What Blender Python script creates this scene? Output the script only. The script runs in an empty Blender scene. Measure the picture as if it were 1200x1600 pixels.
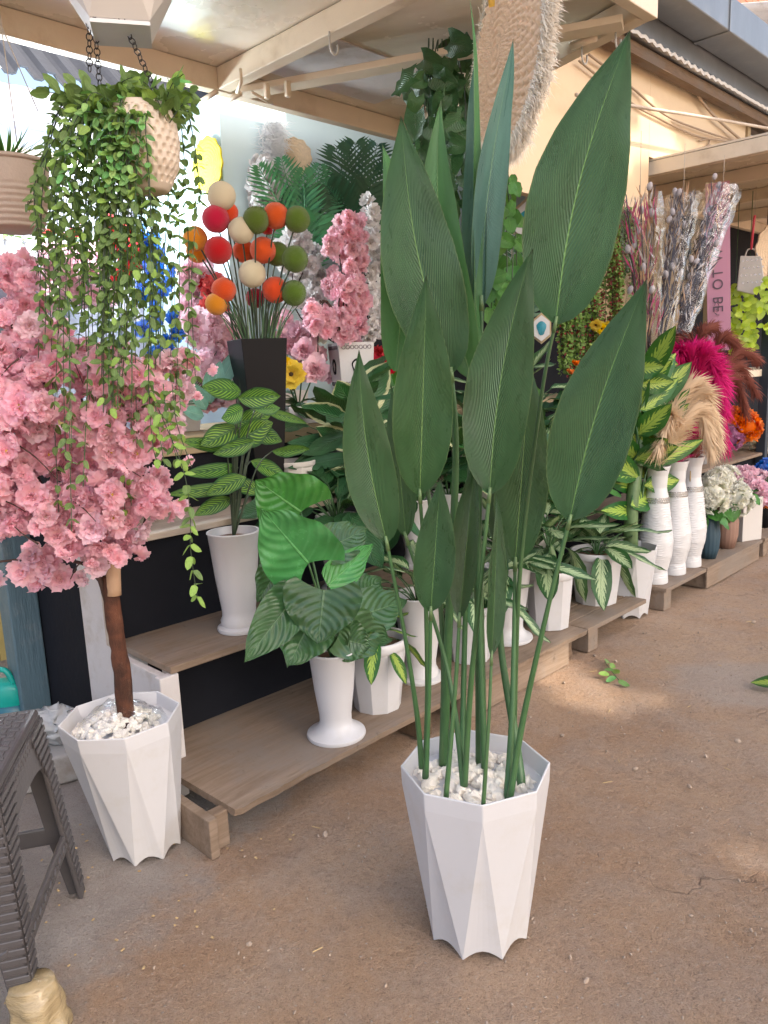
import bpy, math, random
import numpy as np
from mathutils import Vector, Matrix, Quaternion, noise as mnoise
random.seed(7)
RND = random.Random(11)
scene = bpy.context.scene
COL = scene.collection
V = Vector
PI = math.pi

# ------------------------------------------------------------------ camera
FPX, CAM_H, PITCH, ROLL = 1200.0, 1.4, math.radians(10.6), 0.04
fwd = V((0, math.cos(PITCH), -math.sin(PITCH))); upv = V((0, math.sin(PITCH), math.cos(PITCH))); rgt = V((1, 0, 0))
cr, sr = math.cos(ROLL), math.sin(ROLL)
cam_right = rgt * cr - upv * sr
cam_up = rgt * sr + upv * cr
CAM = V((0, 0, CAM_H))
cd = bpy.data.cameras.new('camera'); cam = bpy.data.objects.new('camera', cd); COL.objects.link(cam)
m = Matrix((cam_right, cam_up, -fwd)).transposed().to_4x4(); m.translation = CAM
cam.matrix_world = m
cd.sensor_fit = 'VERTICAL'; cd.sensor_height = 36.0; cd.lens = 36.0 * FPX / 1600.0
cd.clip_start = 0.05; cd.clip_end = 600
scene.camera = cam

# ------------------------------------------------------------------ light
SUN_DIR = V((0.5, -0.5, 0.7)).normalized()
w = bpy.data.worlds.new('World'); scene.world = w; w.use_nodes = True
wn = w.node_tree.nodes; bg = wn['Background']
sky = wn.new('ShaderNodeTexSky'); sky.sky_type = 'NISHITA'; sky.sun_disc = False
sky.sun_elevation = math.asin(SUN_DIR.z); sky.sun_rotation = math.atan2(SUN_DIR.x, SUN_DIR.y)
sky.air_density = 1.0; sky.dust_density = 4.0; sky.ozone_density = 1.0
w.node_tree.links.new(sky.outputs[0], bg.inputs[0]); bg.inputs[1].default_value = 0.15
sd = bpy.data.lights.new('sun', 'SUN'); sd.energy = 2.2; sd.angle = math.radians(0.5); sd.color = (1, .93, .82)
sun = bpy.data.objects.new('sun', sd); COL.objects.link(sun); sun.location = (6, -6, 9)
sun.rotation_euler = SUN_DIR.to_track_quat('Z', 'Y').to_euler()
vs = scene.view_settings
scene.display_settings.display_device = 'sRGB'
vs.view_transform = 'Standard'; vs.look = 'None'; vs.gamma = 1; vs.use_curve_mapping = False
vs.exposure = 1.62
try:
    vs.use_white_balance = True; vs.white_balance_temperature = 6900; vs.white_balance_tint = 10
except Exception: pass
scene.render.engine = 'CYCLES'
cy = scene.cycles
cy.use_denoising = True
cy.max_bounces = 8; cy.diffuse_bounces = 4; cy.transparent_max_bounces = 12; cy.sample_clamp_indirect = 6
cy.caustics_reflective = False; cy.caustics_refractive = False

# ------------------------------------------------------------------ places
C0 = V((-0.47, 2.075, 0)); U = V((.7071, .7071, 0)); N = V((-.7071, .7071, 0))   # shelf corner, along the stall, into the stall
def S(s, t, z=0): return C0 + U * s + N * t + V((0, 0, z))
def ray(px, py):
    return fwd + cam_right * ((px - 600) / FPX) + cam_up * ((800 - py) / FPX)
def P(px, py, Y):
    d = ray(px, py); return CAM + d * (Y / d.y)
def G(px, py, z=0):
    d = ray(px, py); return CAM + d * ((z - CAM_H) / d.z)
def T(px, py, t):
    d = ray(px, py); o = CAM - C0
    return CAM + d * ((t - o.dot(N)) / d.dot(N))
def SP(px, py, sv):
    d = ray(px, py); o = CAM - C0
    return CAM + d * ((sv - o.dot(U)) / d.dot(U))
def depth(p): return (p - CAM).dot(fwd)

# ------------------------------------------------------------------ objects
def tag(o, label, cat, group=None, kind=None):
    if label: o['label'] = label
    if cat: o['category'] = cat
    if group: o['group'] = group
    if kind: o['kind'] = kind
    return o
def root(name, label, cat, loc, group=None):
    o = bpy.data.objects.new(name, None); COL.objects.link(o); o.location = loc; o.empty_display_size = .05
    return tag(o, label, cat, group)
def wloc(o):
    l = V((0, 0, 0))
    while o is not None: l = l + o.location; o = o.parent
    return l
class MB:
    def __init__(s): s.v = []; s.f = []; s.uv = {}; s.mi = []
    def add(s, vs, fs, uvs=None, mi=0):
        b = len(s.v); s.v += [tuple(x) for x in vs]
        for f in fs:
            s.f.append([i + b for i in f]); s.mi.append(mi)
        if uvs:
            for i, u in enumerate(uvs): s.uv[b + i] = u
        return s
    def box(s, c, dx, dy, dz, sx, sy, sz, mi=0):
        """box round centre c with axes dx,dy,dz and full sizes"""
        vs = [c + dx * (i * sx / 2) + dy * (j * sy / 2) + dz * (k * sz / 2) for k in (-1, 1) for j in (-1, 1) for i in (-1, 1)]
        return s.add(vs, [(0, 2, 3, 1), (4, 5, 7, 6), (0, 1, 5, 4), (2, 6, 7, 3), (0, 4, 6, 2), (1, 3, 7, 5)], mi=mi)
    def tube(s, pts, rad, n=8, cap=True, mi=0, smooth=0, uvl=1.0):
        pts = [V(p) for p in pts]
        if smooth: pts = spline(pts, smooth)
        k = len(pts)
        if not hasattr(rad, '__len__'): rad = [rad] * k
        elif len(rad) != k:
            rad = list(np.interp(np.linspace(0, 1, k), np.linspace(0, 1, len(rad)), rad))
        vs = []; uv = []; prev = None
        for i, p in enumerate(pts):
            d = (pts[min(i + 1, k - 1)] - pts[max(i - 1, 0)]).normalized()
            if prev is None:
                a = d.orthogonal().normalized()
            else:
                a = (prev - d * prev.dot(d)).normalized()
            prev = a; b = d.cross(a)
            for j in range(n):
                an = 2 * PI * j / n
                vs.append(p + (a * math.cos(an) + b * math.sin(an)) * rad[i]); uv.append((j / n, i / (k - 1) * uvl))
        fs = [(i * n + j, i * n + (j + 1) % n, (i + 1) * n + (j + 1) % n, (i + 1) * n + j) for i in range(k - 1) for j in range(n)]
        if cap: fs += [tuple(range(n - 1, -1, -1)), tuple((k - 1) * n + j for j in range(n))]
        return s.add(vs, fs, uv, mi)
    def lathe(s, prof, n, c=V((0, 0, 0)), rot=0, mi=0, mod=None):
        vs = []; uv = []
        for i, (r, z) in enumerate(prof):
            for j in range(n):
                a = rot + 2 * PI * j / n
                rr = r if mod is None else r + mod(a, i, r, z)
                vs.append(V((c[0] + rr * math.cos(a), c[1] + rr * math.sin(a), c[2] + z))); uv.append((j / n, i / max(1, len(prof) - 1)))
        fs = [(i * n + j, i * n + (j + 1) % n, (i + 1) * n + (j + 1) % n, (i + 1) * n + j) for i in range(len(prof) - 1) for j in range(n)]
        return s.add(vs, fs, uv, mi)
    def mesh(s, name, mats, smooth=True, origin=V((0, 0, 0))):
        me = bpy.data.meshes.new(name)
        o = origin
        me.from_pydata([(x[0] - o[0], x[1] - o[1], x[2] - o[2]) for x in s.v], [], s.f)
        if s.uv:
            l = me.uv_layers.new(name='UVMap')
            idx = np.empty(len(me.loops), np.int32); me.loops.foreach_get('vertex_index', idx)
            tab = np.zeros((len(s.v), 2), np.float32)
            for i, u in s.uv.items(): tab[i] = u
            l.data.foreach_set('uv', tab[idx].ravel())
        if not isinstance(mats, (list, tuple)): mats = [mats]
        for mm in mats: me.materials.append(mm)
        if len(mats) > 1: me.polygons.foreach_set('material_index', s.mi)
        if smooth: me.polygons.foreach_set('use_smooth', [True] * len(me.polygons))
        me.update()
        return me
    def build(s, name, mats, parent=None, smooth=True, loc=None, rec=True):
        """geometry is in world coordinates; the object origin is the parent's place, or the base centre"""
        if parent is not None: org = wloc(parent)
        elif loc is not None: org = V(loc)
        else:
            a = np.array(s.v); org = V(((a[:, 0].min() + a[:, 0].max()) / 2, (a[:, 1].min() + a[:, 1].max()) / 2, a[:, 2].min()))
        o = bpy.data.objects.new(name, s.mesh(name, mats, smooth, org)); COL.objects.link(o)
        if parent is not None: o.parent = parent
        else: o.location = org
        return o
def autosmooth(o, ang=40):
    me = o.data
    try: me.set_sharp_from_angle(angle=math.radians(ang))
    except Exception: pass
    return o
def inst(name, me, parent, mat4):
    """an object sharing mesh data, placed by a world matrix"""
    o = bpy.data.objects.new(name, me); COL.objects.link(o)
    if parent is not None:
        o.parent = parent; mm = mat4.copy(); mm.translation = mat4.translation - wloc(parent); o.matrix_local = mm
    else: o.matrix_world = mat4
    return o
def frame(y, nrm, at, sc=1.0):
    """matrix: local Y along y, local Z near nrm"""
    y = y.normalized(); z = nrm - y * nrm.dot(y)
    z = z.normalized() if z.length > 1e-5 else y.orthogonal().normalized()
    x = y.cross(z)
    mm = Matrix((x * sc, y * sc, z * sc)).transposed().to_4x4(); mm.translation = at
    return mm
def spline(p, k):
    out = []
    for i in range(len(p) - 1):
        a, b, c, d = p[max(i - 1, 0)], p[i], p[i + 1], p[min(i + 2, len(p) - 1)]
        for j in range(k):
            t = j / k
            out.append(.5 * ((2 * b) + (c - a) * t + (2 * a - 5 * b + 4 * c - d) * t * t + (-a + 3 * b - 3 * c + d) * t ** 3))
    out.append(p[-1]); return out
def bevel(o, wdt, seg=2):
    md = o.modifiers.new('bevel', 'BEVEL'); md.width = wdt; md.segments = seg; md.limit_method = 'ANGLE'; return o

# ------------------------------------------------------------------ materials
class NT:
    def __init__(s, name):
        s.m = bpy.data.materials.new(name); s.m.use_nodes = True; s.t = s.m.node_tree; s.n = s.t.nodes; s.l = s.t.links
        s.b = s.n['Principled BSDF']; s.out = s.n['Material Output']
    def put(s, sock, v):
        if hasattr(v, 'is_output') or isinstance(v, bpy.types.NodeSocket): s.l.new(v, sock)
        else:
            if isinstance(v, (tuple, list)) and len(v) == 3 and sock.type == 'RGBA': v = (*v, 1)
            sock.default_value = v
    def math(s, op, a, b=0.0, c=0.0):
        n = s.n.new('ShaderNodeMath'); n.operation = op
        s.put(n.inputs[0], a); s.put(n.inputs[1], b)
        if op in ('MULTIPLY_ADD', 'SMOOTH_MIN', 'SMOOTH_MAX', 'WRAP'): s.put(n.inputs[2], c)
        return n.outputs[0]
    def step(s, x, a, b):
        n = s.n.new('ShaderNodeMapRange'); n.interpolation_type = 'SMOOTHSTEP'
        s.put(n.inputs[0], x); n.inputs[1].default_value = a; n.inputs[2].default_value = b
        return n.outputs[0]
    def mix(s, f, a, b, mode='MIX'):
        n = s.n.new('ShaderNodeMix'); n.data_type = 'RGBA'; n.blend_type = mode
        s.put(n.inputs[0], f); s.put(n.inputs[6], a); s.put(n.inputs[7], b); return n.outputs[2]
    def noise(s, scale, detail=4, rough=.55, vec=None, dist=0):
        n = s.n.new('ShaderNodeTexNoise'); n.inputs['Scale'].default_value = scale; n.inputs['Detail'].default_value = detail
        n.inputs['Roughness'].default_value = rough; n.inputs['Distortion'].default_value = dist
        s.l.new(vec if vec is not None else s.obj(), n.inputs['Vector']); return n.outputs['Fac']
    def tc(s):
        if not hasattr(s, '_tc'): s._tc = s.n.new('ShaderNodeTexCoord')
        return s._tc
    def obj(s): return s.tc().outputs['Object']
    def uv(s):
        n = s.n.new('ShaderNodeSeparateXYZ'); s.l.new(s.tc().outputs['UV'], n.inputs[0]); return n.outputs[0], n.outputs[1]
    def scaled(s, sc, vec=None):
        n = s.n.new('ShaderNodeMapping'); n.inputs['Scale'].default_value = sc
        s.l.new(vec if vec is not None else s.obj(), n.inputs['Vector']); return n.outputs[0]
    def rnd(s):
        if not hasattr(s, '_oi'): s._oi = s.n.new('ShaderNodeObjectInfo')
        return s._oi.outputs['Random']
    def bump(s, h, st=.3, dist=.01, nrm=None):
        n = s.n.new('ShaderNodeBump'); n.inputs['Strength'].default_value = st; n.inputs['Distance'].default_value = dist
        s.l.new(h, n.inputs['Height'])
        if nrm is not None: s.l.new(nrm, n.inputs['Normal'])
        return n.outputs[0]
    def hsv(s, col, h=.5, sa=1., v=1.):
        n = s.n.new('ShaderNodeHueSaturation'); s.put(n.inputs['Hue'], h); s.put(n.inputs['Saturation'], sa); s.put(n.inputs['Value'], v)
        s.put(n.inputs['Color'], col); return n.outputs[0]
    def set(s, **k):
        for a, v in k.items():
            s.put(s.b.inputs[{'color': 'Base Color', 'rough': 'Roughness', 'normal': 'Normal', 'spec': 'Specular IOR Level', 'metal': 'Metallic',
                              'coat': 'Coat Weight', 'trans': 'Transmission Weight', 'alpha': 'Alpha', 'emit': 'Emission Color', 'emits': 'Emission Strength', 'sheen': 'Sheen Weight', 'ior': 'IOR'}[a]], v)
        return s
    def translucent(s, col, f=.25):
        t = s.n.new('ShaderNodeBsdfTranslucent'); s.put(t.inputs[0], col); mx = s.n.new('ShaderNodeMixShader'); mx.inputs[0].default_value = f
        s.l.new(s.b.outputs[0], mx.inputs[1]); s.l.new(t.outputs[0], mx.inputs[2]); s.l.new(mx.outputs[0], s.out.inputs[0]); return s
def mat(name, col, rough=.5, var=.12, scale=8, bump=0, bscale=60, spec=.5, metal=0, rndv=0, trans=0, dirt=None, dscale=3, stretch=None, coat=0, sheen=0):
    t = NT(name)
    vec = t.scaled(stretch) if stretch else None
    f = t.noise(scale, 5, .6, vec)
    c = t.mix(f, tuple(x * (1 - var) for x in col), tuple(min(1, x * (1 + var)) for x in col))
    if dirt: c = t.mix(t.math('MULTIPLY', t.step(t.noise(dscale, 8, .7), .5, .75), .7), c, dirt)
    if rndv:
        r = t.rnd(); c = t.hsv(c, t.math('MULTIPLY_ADD', r, rndv * .12, .5 - rndv * .06), 1, t.math('MULTIPLY_ADD', t.math('FRACT', t.math('MULTIPLY', r, 17.3)), rndv, 1 - rndv / 2))
    t.set(color=c, rough=rough, spec=spec, metal=metal)
    if coat: t.set(coat=coat)
    if sheen: t.set(sheen=sheen)
    if bump: t.set(normal=t.bump(t.noise(bscale, 6, .6, vec), bump, .01))
    if trans: t.translucent(c, trans)
    return t.m

def leaf_mat(name, base, vein, mid, freq=40, k=.25, amt=.35, midw=.03, rough=.42, trans=.12, bump=.4, pattern=None, pcol=None, rndv=.25, back=None):
    t = NT(name); u, v = t.uv()
    au = t.math('ABSOLUTE', t.math('MULTIPLY_ADD', u, 2, -1))
    r = t.rnd()
    mp = t.n.new('ShaderNodeVectorMath'); mp.operation = 'ADD'; t.l.new(t.tc().outputs['UV'], mp.inputs[0])
    cx = t.n.new('ShaderNodeCombineXYZ'); t.put(cx.inputs[0], t.math('MULTIPLY', r, 37)); t.put(cx.inputs[1], t.math('MULTIPLY', r, 91)); t.l.new(cx.outputs[0], mp.inputs[1])
    uvn = mp.outputs[0]
    nz = t.noise(3.5, 4, .6, uvn)
    # veins run out from the midrib towards the tip
    curve = t.math('MULTIPLY', au, t.math('MULTIPLY_ADD', au, .5, 1))
    ph = t.math('SUBTRACT', v, t.math('MULTIPLY', curve, k))
    ph = t.math('ADD', ph, t.math('MULTIPLY', nz, .02))
    w1 = t.math('SINE', t.math('MULTIPLY', ph, freq * 2 * PI))
    vm = t.step(w1, .3, 1.)
    c = t.mix(t.step(nz, .3, .7), tuple(x * .82 for x in base), tuple(x * 1.15 for x in base))
    if pattern == 'stripes':
        w2 = t.math('SINE', t.math('MULTIPLY', ph, 9 * 2 * PI))
        f = t.math('MULTIPLY', t.step(w2, .15, .7), t.math('MULTIPLY', t.step(au, .04, .16), t.math('SUBTRACT', 1, t.step(au, .7, .92))))
        c = t.mix(f, c, pcol)
    elif pattern == 'margin':
        f = t.step(t.math('ADD', au, t.math('MULTIPLY_ADD', t.noise(7, 3, .6, uvn), .6, -.3)), .72, .8)
        c = t.mix(f, c, pcol)
    elif pattern == 'center':
        w2 = t.math('SINE', t.math('MULTIPLY', ph, freq * PI))
        e = t.math('ADD', au, t.math('MULTIPLY_ADD', t.noise(9, 4, .7, uvn), .9, -.45))
        e = t.math('ADD', e, t.math('MULTIPLY', w2, .16))
        c = t.mix(t.math('SUBTRACT', 1, t.step(e, .34, .48)), c, pcol)
    c = t.mix(t.math('MULTIPLY', t.math('MULTIPLY', vm, t.step(t.noise(5, 3, .6, uvn), .3, .65)), amt * 1.4), c, vein)
    mf = t.math('SUBTRACT', 1, t.step(t.math('DIVIDE', au, t.math('MULTIPLY_ADD', v, -.6, 1)), midw * .6, midw * 1.4))
    c = t.mix(mf, c, mid)
    if rndv: c = t.hsv(c, t.math('MULTIPLY_ADD', r, rndv * .1, .5 - rndv * .05), 1, t.math('MULTIPLY_ADD', t.math('FRACT', t.math('MULTIPLY', r, 13.7)), rndv, 1 - rndv / 2))
    if name.startswith('hero'):
        c = t.mix(t.math('MULTIPLY', t.step(v, .955, .995), .85), c, (.035, .04, .02)); c = t.mix(t.math('MULTIPLY', t.step(t.noise(2.2, 6, .7, uvn), .5, .75), .25), c, (.06, .11, .045)); c = t.mix(t.math('MULTIPLY', t.step(au, .95, 1.0), .5), c, (.12, .17, .06))
    if back:
        g = t.n.new('ShaderNodeNewGeometry'); c = t.mix(g.outputs['Backfacing'], c, back)
    h = t.math('ADD', t.math('MULTIPLY', w1, .5), t.math('MULTIPLY', mf, 1.5))
    t.set(color=c, rough=t.math('MULTIPLY_ADD', nz, .25, rough - .12), normal=t.bump(h, bump, .0035), spec=.45)
    if trans: t.translucent(t.mix(.5, c, (.25, .5, .05)), trans)
    return t.m

M = {}
M['white_plastic'] = mat('white_plastic', (.545, .54, .555), .36, .06, 3, .03, 200, .5, dirt=(.50, .48, .46), dscale=9)
M['cream_plastic'] = mat('cream_plastic', (.57, .535, .505), .4, .06, 3, .03, 200, .5)
M['pebble'] = mat('pebble', (.86, .80, .71), .6, .1, 40, .4, 120, rndv=.16)
M['cut_stem'] = mat('cut_stem', (.10, .17, .065), .45, .3, 30, .15, 90)
M['stem'] = mat('stem', (.045, .115, .04), .42, .25, 25, .1, 90, rndv=.2)
M['dark_stem'] = mat('dark_stem', (.03, .05, .025), .5, .3, 25, 0)
M['twig'] = mat('twig', (.05, .025, .018), .7, .4, 40, .4, 80)
def bark_mat():
    t = NT('bark'); v = t.scaled((1, 1, .35)); f = t.noise(22, 8, .7, v, .8); g = t.noise(7, 5, .6)
    c = t.mix(t.step(g, .4, .62), (.135, .052, .03), (.055, .026, .018)); c = t.mix(t.math('MULTIPLY', t.step(f, .55, .75), .8), c, (.24, .13, .085)); c = t.mix(t.math('MULTIPLY', t.step(f, .45, .25), .8), c, (.02, .011, .009))
    t.set(color=c, rough=.85, spec=.2, normal=t.bump(f, 1.0, .012)); return t.m
M['bark'] = bark_mat()
M['peeled'] = mat('peeled', (.45, .28, .17), .7, .25, 20, .4, 50)
M['hero_leaf'] = leaf_mat('hero_leaf', (.026, .078, .030), (.065, .145, .06), (.13, .25, .08), 30, .44, .5, .022, .29, .10, .6, back=(.05, .13, .08))
M['hero_pale'] = leaf_mat('hero_pale', (.06, .19, .065), (.11, .26, .11), (.16, .28, .1), 46, .26, .3, .03, .36, .14, .4)
M['hero_blue'] = leaf_mat('hero_blue', (.055, .145, .115), (.12, .24, .20), (.15, .28, .15), 46, .2, .4, .03, .3, .1, .5)
M['big_leaf'] = leaf_mat('big_leaf', (.05, .24, .055), (.09, .32, .10), (.12, .38, .11), 7, .3, .3, .03, .24, .12, .6)
M['big_dark'] = leaf_mat('big_dark', (.035, .095, .035), (.055, .13, .055), (.10, .19, .09), 7, .3, .25, .03, .24, .1, .6)
M['stripe_leaf'] = leaf_mat('stripe_leaf', (.012, .075, .02), (.02, .1, .03), (.1, .24, .05), 30, .3, .2, .03, .3, .1, .4, 'stripes', (.22, .42, .05))
M['margin_leaf'] = leaf_mat('margin_leaf', (.022, .10, .03), (.04, .15, .06), (.07, .2, .07), 14, .3, .35, .03, .3, .1, .5, 'margin', (.55, .57, .33))
M['center_leaf'] = leaf_mat('center_leaf', (.022, .085, .028), (.04, .12, .04), (.1, .2, .08), 16, .3, .2, .03, .35, .1, .5, 'center', (.36, .47, .26))
M['lime_leaf'] = leaf_mat('lime_leaf', (.022, .11, .018), (.04, .15, .03), (.12, .26, .05), 16, .3, .2, .03, .32, .12, .5, 'center', (.34, .46, .08))
M['pale_leaf'] = leaf_mat('pale_leaf', (.15, .33, .30), (.22, .42, .38), (.3, .45, .4), 16, .3, .3, .03, .32, .15, .5)
M['dark_leaf'] = leaf_mat('dark_leaf', (.024, .088, .034), (.04, .12, .05), (.05, .11, .05), 14, .3, .3, .03, .35, .08, .5)
M['bright_leaf'] = leaf_mat('bright_leaf', (.06, .2, .035), (.09, .25, .06), (.12, .3, .07), 14, .3, .3, .03, .4, .18, .5)
M['vine_leaf'] = leaf_mat('vine_leaf', (.165, .33, .095), (.23, .40, .15), (.26, .43, .16), 8, .4, .3, .05, .42, .22, .3, rndv=.8)
M['vine_light'] = leaf_mat('vine_light', (.22, .36, .07), (.28, .42, .12), (.28, .42, .12), 8, .4, .3, .05, .42, .25, .3, rndv=.4)
M['palm_leaf'] = mat('palm_leaf', (.05, .25, .11), .4, .3, 30, 0, rndv=.3, trans=.1)
M['palm_dark'] = mat('palm_dark', (.022, .10, .045), .45, .3, 30, 0, rndv=.3, trans=.06)
M['creeper_leaf'] = mat('creeper_leaf', (.20, .33, .07), .5, .45, 14, 0, trans=.2)
M['red_leaf'] = mat('red_leaf', (.25, .04, .03), .5, .4, 30, 0, trans=.15)
def petal_mat(name, c_in, c_out, trans=.35, rndv=.25):
    t = NT(name); u, v = t.uv()
    c = t.mix(t.step(v, .0, .85), c_in, c_out)
    c = t.mix(t.math('MULTIPLY', t.step(t.noise(9, 3), .4, .7), .4), c, tuple(min(1, x * 1.2 + .03) for x in c_out))
    r = t.rnd(); c = t.hsv(c, t.math('MULTIPLY_ADD', r, rndv * .05, .5 - rndv * .025), t.math('MULTIPLY_ADD', r, -.25 * (rndv > 0), 1.1), t.math('MULTIPLY_ADD', t.math('FRACT', t.math('MULTIPLY', r, 23.)), rndv * .6, 1 - rndv * .3))
    t.set(color=c, rough=.6, spec=.2); t.translucent(c, trans); return t.m
M['pink_petal'] = petal_mat('pink_petal', (.93, .64, .60), (.94, .60, .68), trans=.6)
M['pale_pink'] = petal_mat('pale_pink', (.88, .60, .62), (.91, .66, .73), trans=.5)
M['white_petal'] = petal_mat('white_petal', (.8, .75, .68), (.82, .80, .80), rndv=.1)
M['rose_petal'] = petal_mat('rose_petal', (.78, .42, .48), (.86, .58, .66))
M['red_petal'] = petal_mat('red_petal', (.5, .02, .02), (.75, .05, .07))
M['blue_petal'] = petal_mat('blue_petal', (.02, .1, .5), (.05, .25, .75))
M['orange_petal'] = petal_mat('orange_petal', (.8, .12, .01), (.85, .22, .02))
M['purple_petal'] = petal_mat('purple_petal', (.35, .12, .3), (.55, .25, .42))
M['yellow_petal'] = petal_mat('yellow_petal', (.8, .45, .01), (.85, .62, .02))
M['lime_petal'] = petal_mat('lime_petal', (.4, .6, .05), (.6, .78, .12))
M['cream_petal'] = petal_mat('cream_petal', (.76, .78, .58), (.87, .85, .75), rndv=.1)
M['yellow_center'] = mat('yellow_center', (.6, .42, .05), .7, .3, 40)
M['brown_center'] = mat('brown_center', (.05, .025, .01), .8, .4, 60)
M['awning_paint'] = mat('awning_paint', (.68, .585, .46), .48, .12, 2.5, .12, 30, .4, dirt=(.36, .27, .18), dscale=1.8)
def gloss_ply():
    t = NT('awning_ply')
    f = t.noise(2.2, 6, .65, t.scaled((1, 3, 1)))
    c = t.mix(t.step(f, .3, .7), (.64, .56, .45), (.71, .63, .52))
    c = t.mix(t.math('MULTIPLY', t.step(t.noise(1.3, 5, .6), .5, .7), .35), c, (.55, .46, .35))
    t.set(color=c, rough=t.math('MULTIPLY_ADD', t.noise(3, 5), .3, .12), normal=t.bump(t.noise(5, 6, .6), .15, .02), coat=.3); return t.m
M['awning_ply'] = gloss_ply()
M['cream_wall'] = mat('cream_wall', (.66, .51, .35), .7, .08, 2, .15, 14, .3, dirt=(.60, .42, .25), dscale=1.2)
M['white_wall'] = mat('white_wall', (.33, .34, .42), .6, .04, 2, .06, 20)
M['cyan_wall'] = mat('cyan_wall', (.52, .66, .70), .55, .05, 2, .06, 20)
M['grey_wall'] = mat('grey_wall', (.42, .42, .50), .7, .1, 2, .1, 15)
def wood(name, a, b, grey, sc=1.0):
    t = NT(name)
    ro = t.n.new('ShaderNodeMapping'); ro.inputs['Rotation'].default_value = (0, 0, math.radians(-45)); t.l.new(t.obj(), ro.inputs['Vector'])
    f = t.noise(4 * sc, 9, .7, t.scaled((.8, 9, 9), ro.outputs[0]), .6)
    c = t.mix(t.step(f, .3, .7), a, b)
    c = t.mix(t.step(t.noise(2.4, 7, .7), .45, .68), c, grey)
    c = t.mix(t.math('MULTIPLY', t.step(t.noise(11, 8, .75), .6, .72), .8), c, tuple(x * .45 for x in a))
    t.set(color=c, rough=.8, spec=.25, normal=t.bump(f, .5, .006)); return t.m
M['plywood'] = wood('plywood', (.185, .13, .09), (.27, .20, .15), (.22, .18, .15))
M['pale_wood'] = wood('pale_wood', (.45, .37, .30), (.56, .48, .41), (.40, .31, .24))
M['tan_wood'] = wood('tan_wood', (.34, .25, .15), (.42, .33, .21), (.36, .3, .2))
M['dark_wood'] = wood('dark_wood', (.11, .07, .045), (.18, .12, .08), (.14, .11, .09))
M['white_paint'] = mat('white_paint', (.58, .55, .55), .6, .08, 4, .25, 25, .4, dirt=(.36, .29, .22), dscale=5)
M['blue_paint'] = mat('blue_paint', (.085, .15, .19), .6, .25, 6, .5, 18, stretch=(4, 4, .5), dirt=(.2, .23, .24), dscale=7)
M['yellow_paint'] = mat('yellow_paint', (.55, .43, .16), .6, .12, 4, .3, 16, dirt=(.4, .28, .1), dscale=4)
M['black_cloth'] = mat('black_cloth', (.010, .011, .016), .9, .25, 6, .25, 30, .2)
M['navy_paint'] = mat('navy_paint', (.02, .03, .045), .6, .2, 6)
M['black_gloss'] = mat('black_gloss', (.006, .006, .008), .42, .2, 6, spec=.15)
M['stool'] = mat('stool', (.068, .062, .064), .38, .18, 20, .12, 70, .5)
M['tape'] = mat('tape', (.36, .27, .145), .22, .45, 12, 1.0, 22, .6, stretch=(1, 1, 4), coat=.5)
M['chain'] = mat('chain', (.05, .045, .045), .45, .2, 40, metal=.7)
M['straw'] = mat('straw', (.62, .465, .32), .8, .3, 60, .5, 120, rndv=.2)
M['fringe'] = mat('fringe', (.86, .80, .71), .9, .15, 40, trans=.2)
M['feather'] = mat('feather', (.8, .82, .83), .9, .1, 40, trans=.3)
M['zinc'] = mat('zinc', (.19, .20, .21), .32, .25, 3, .15, 8, .5, metal=.6, stretch=(1, 1, .4), dirt=(.30, .30, .32), dscale=3)
M['roof_sheet'] = mat('roof_sheet', (.30, .32, .35), .6, .2, 4, .2, 20, metal=.3, dirt=(.16, .15, .15), dscale=3)
M['old_roof'] = mat('old_roof', (.36, .40, .45), .75, .2, 5, .3, 25, dirt=(.2, .2, .22), dscale=4)
M['dark_tile'] = mat('dark_tile', (.05, .055, .07), .7, .3, 6, .3, 25)
M['pale_metal'] = mat('pale_metal', (.6, .6, .6), .5, .12, 8, metal=.2, dirt=(.4, .38, .36))
M['red_brick'] = mat('red_brick', (.30, .12, .075), .8, .2, 8, .3, 30)
M['cable'] = mat('cable', (.32, .23, .16), .6, .15, 10)
M['cord'] = mat('cord', (.42, .36, .30), .8, .2, 60)
M['basket'] = mat('basket', (.56, .46, .37), .55, .1, 20, .15, 90)
M['basket_woven'] = mat('basket_woven', (.40, .31, .25), .55, .1, 20, .2, 90)
M['soil'] = mat('soil', (.14, .075, .04), .9, .4, 40, .9, 60)
M['plastic_teal'] = mat('plastic_teal', (.0, .38, .32), .3, .08, 5, trans=.15)
M['liquid_blue'] = mat('liquid_blue', (.01, .12, .17), .3, .1, 5)
M['green_cap'] = mat('green_cap', (.01, .2, .08), .35, .1, 5)
M['concrete'] = mat('concrete', (.34, .33, .32), .85, .15, 6, .5, 30, dirt=(.22, .17, .13), dscale=5)
M['vase_white'] = mat('vase_white', (.60, .595, .60), .32, .05, 12, .08, 60)
M['silver'] = mat('silver', (.6, .58, .56), .25, .4, 90, .5, 120, metal=.8)
M['vase_teal'] = mat('vase_teal', (.025, .06, .085), .5, .1, 10)
M['vase_brown'] = mat('vase_brown', (.27, .155, .115), .55, .1, 10)
M['vase_grey'] = mat('vase_grey', (.5, .5, .52), .4, .08, 10)
M['pink_sign'] = mat('pink_sign', (.62, .30, .42), .5, .05, 6)
M['ink'] = mat('ink', (.14, .10, .13), .6, .1, 10)
M['pod'] = mat('pod', (.33, .30, .31), .7, .3, 20, .3, 60, rndv=.3)
M['dried_dark'] = mat('dried_dark', (.055, .045, .055), .8, .4, 30)
M['dried_pink'] = mat('dried_pink', (.42, .06, .13), .8, .3, 30, rndv=.3)
M['dried_tan'] = mat('dried_tan', (.45, .30, .16), .8, .3, 30, rndv=.3)
M['dried_grey'] = mat('dried_grey', (.36, .31, .29), .85, .3, 25, .4, 50, rndv=.3)
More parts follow.
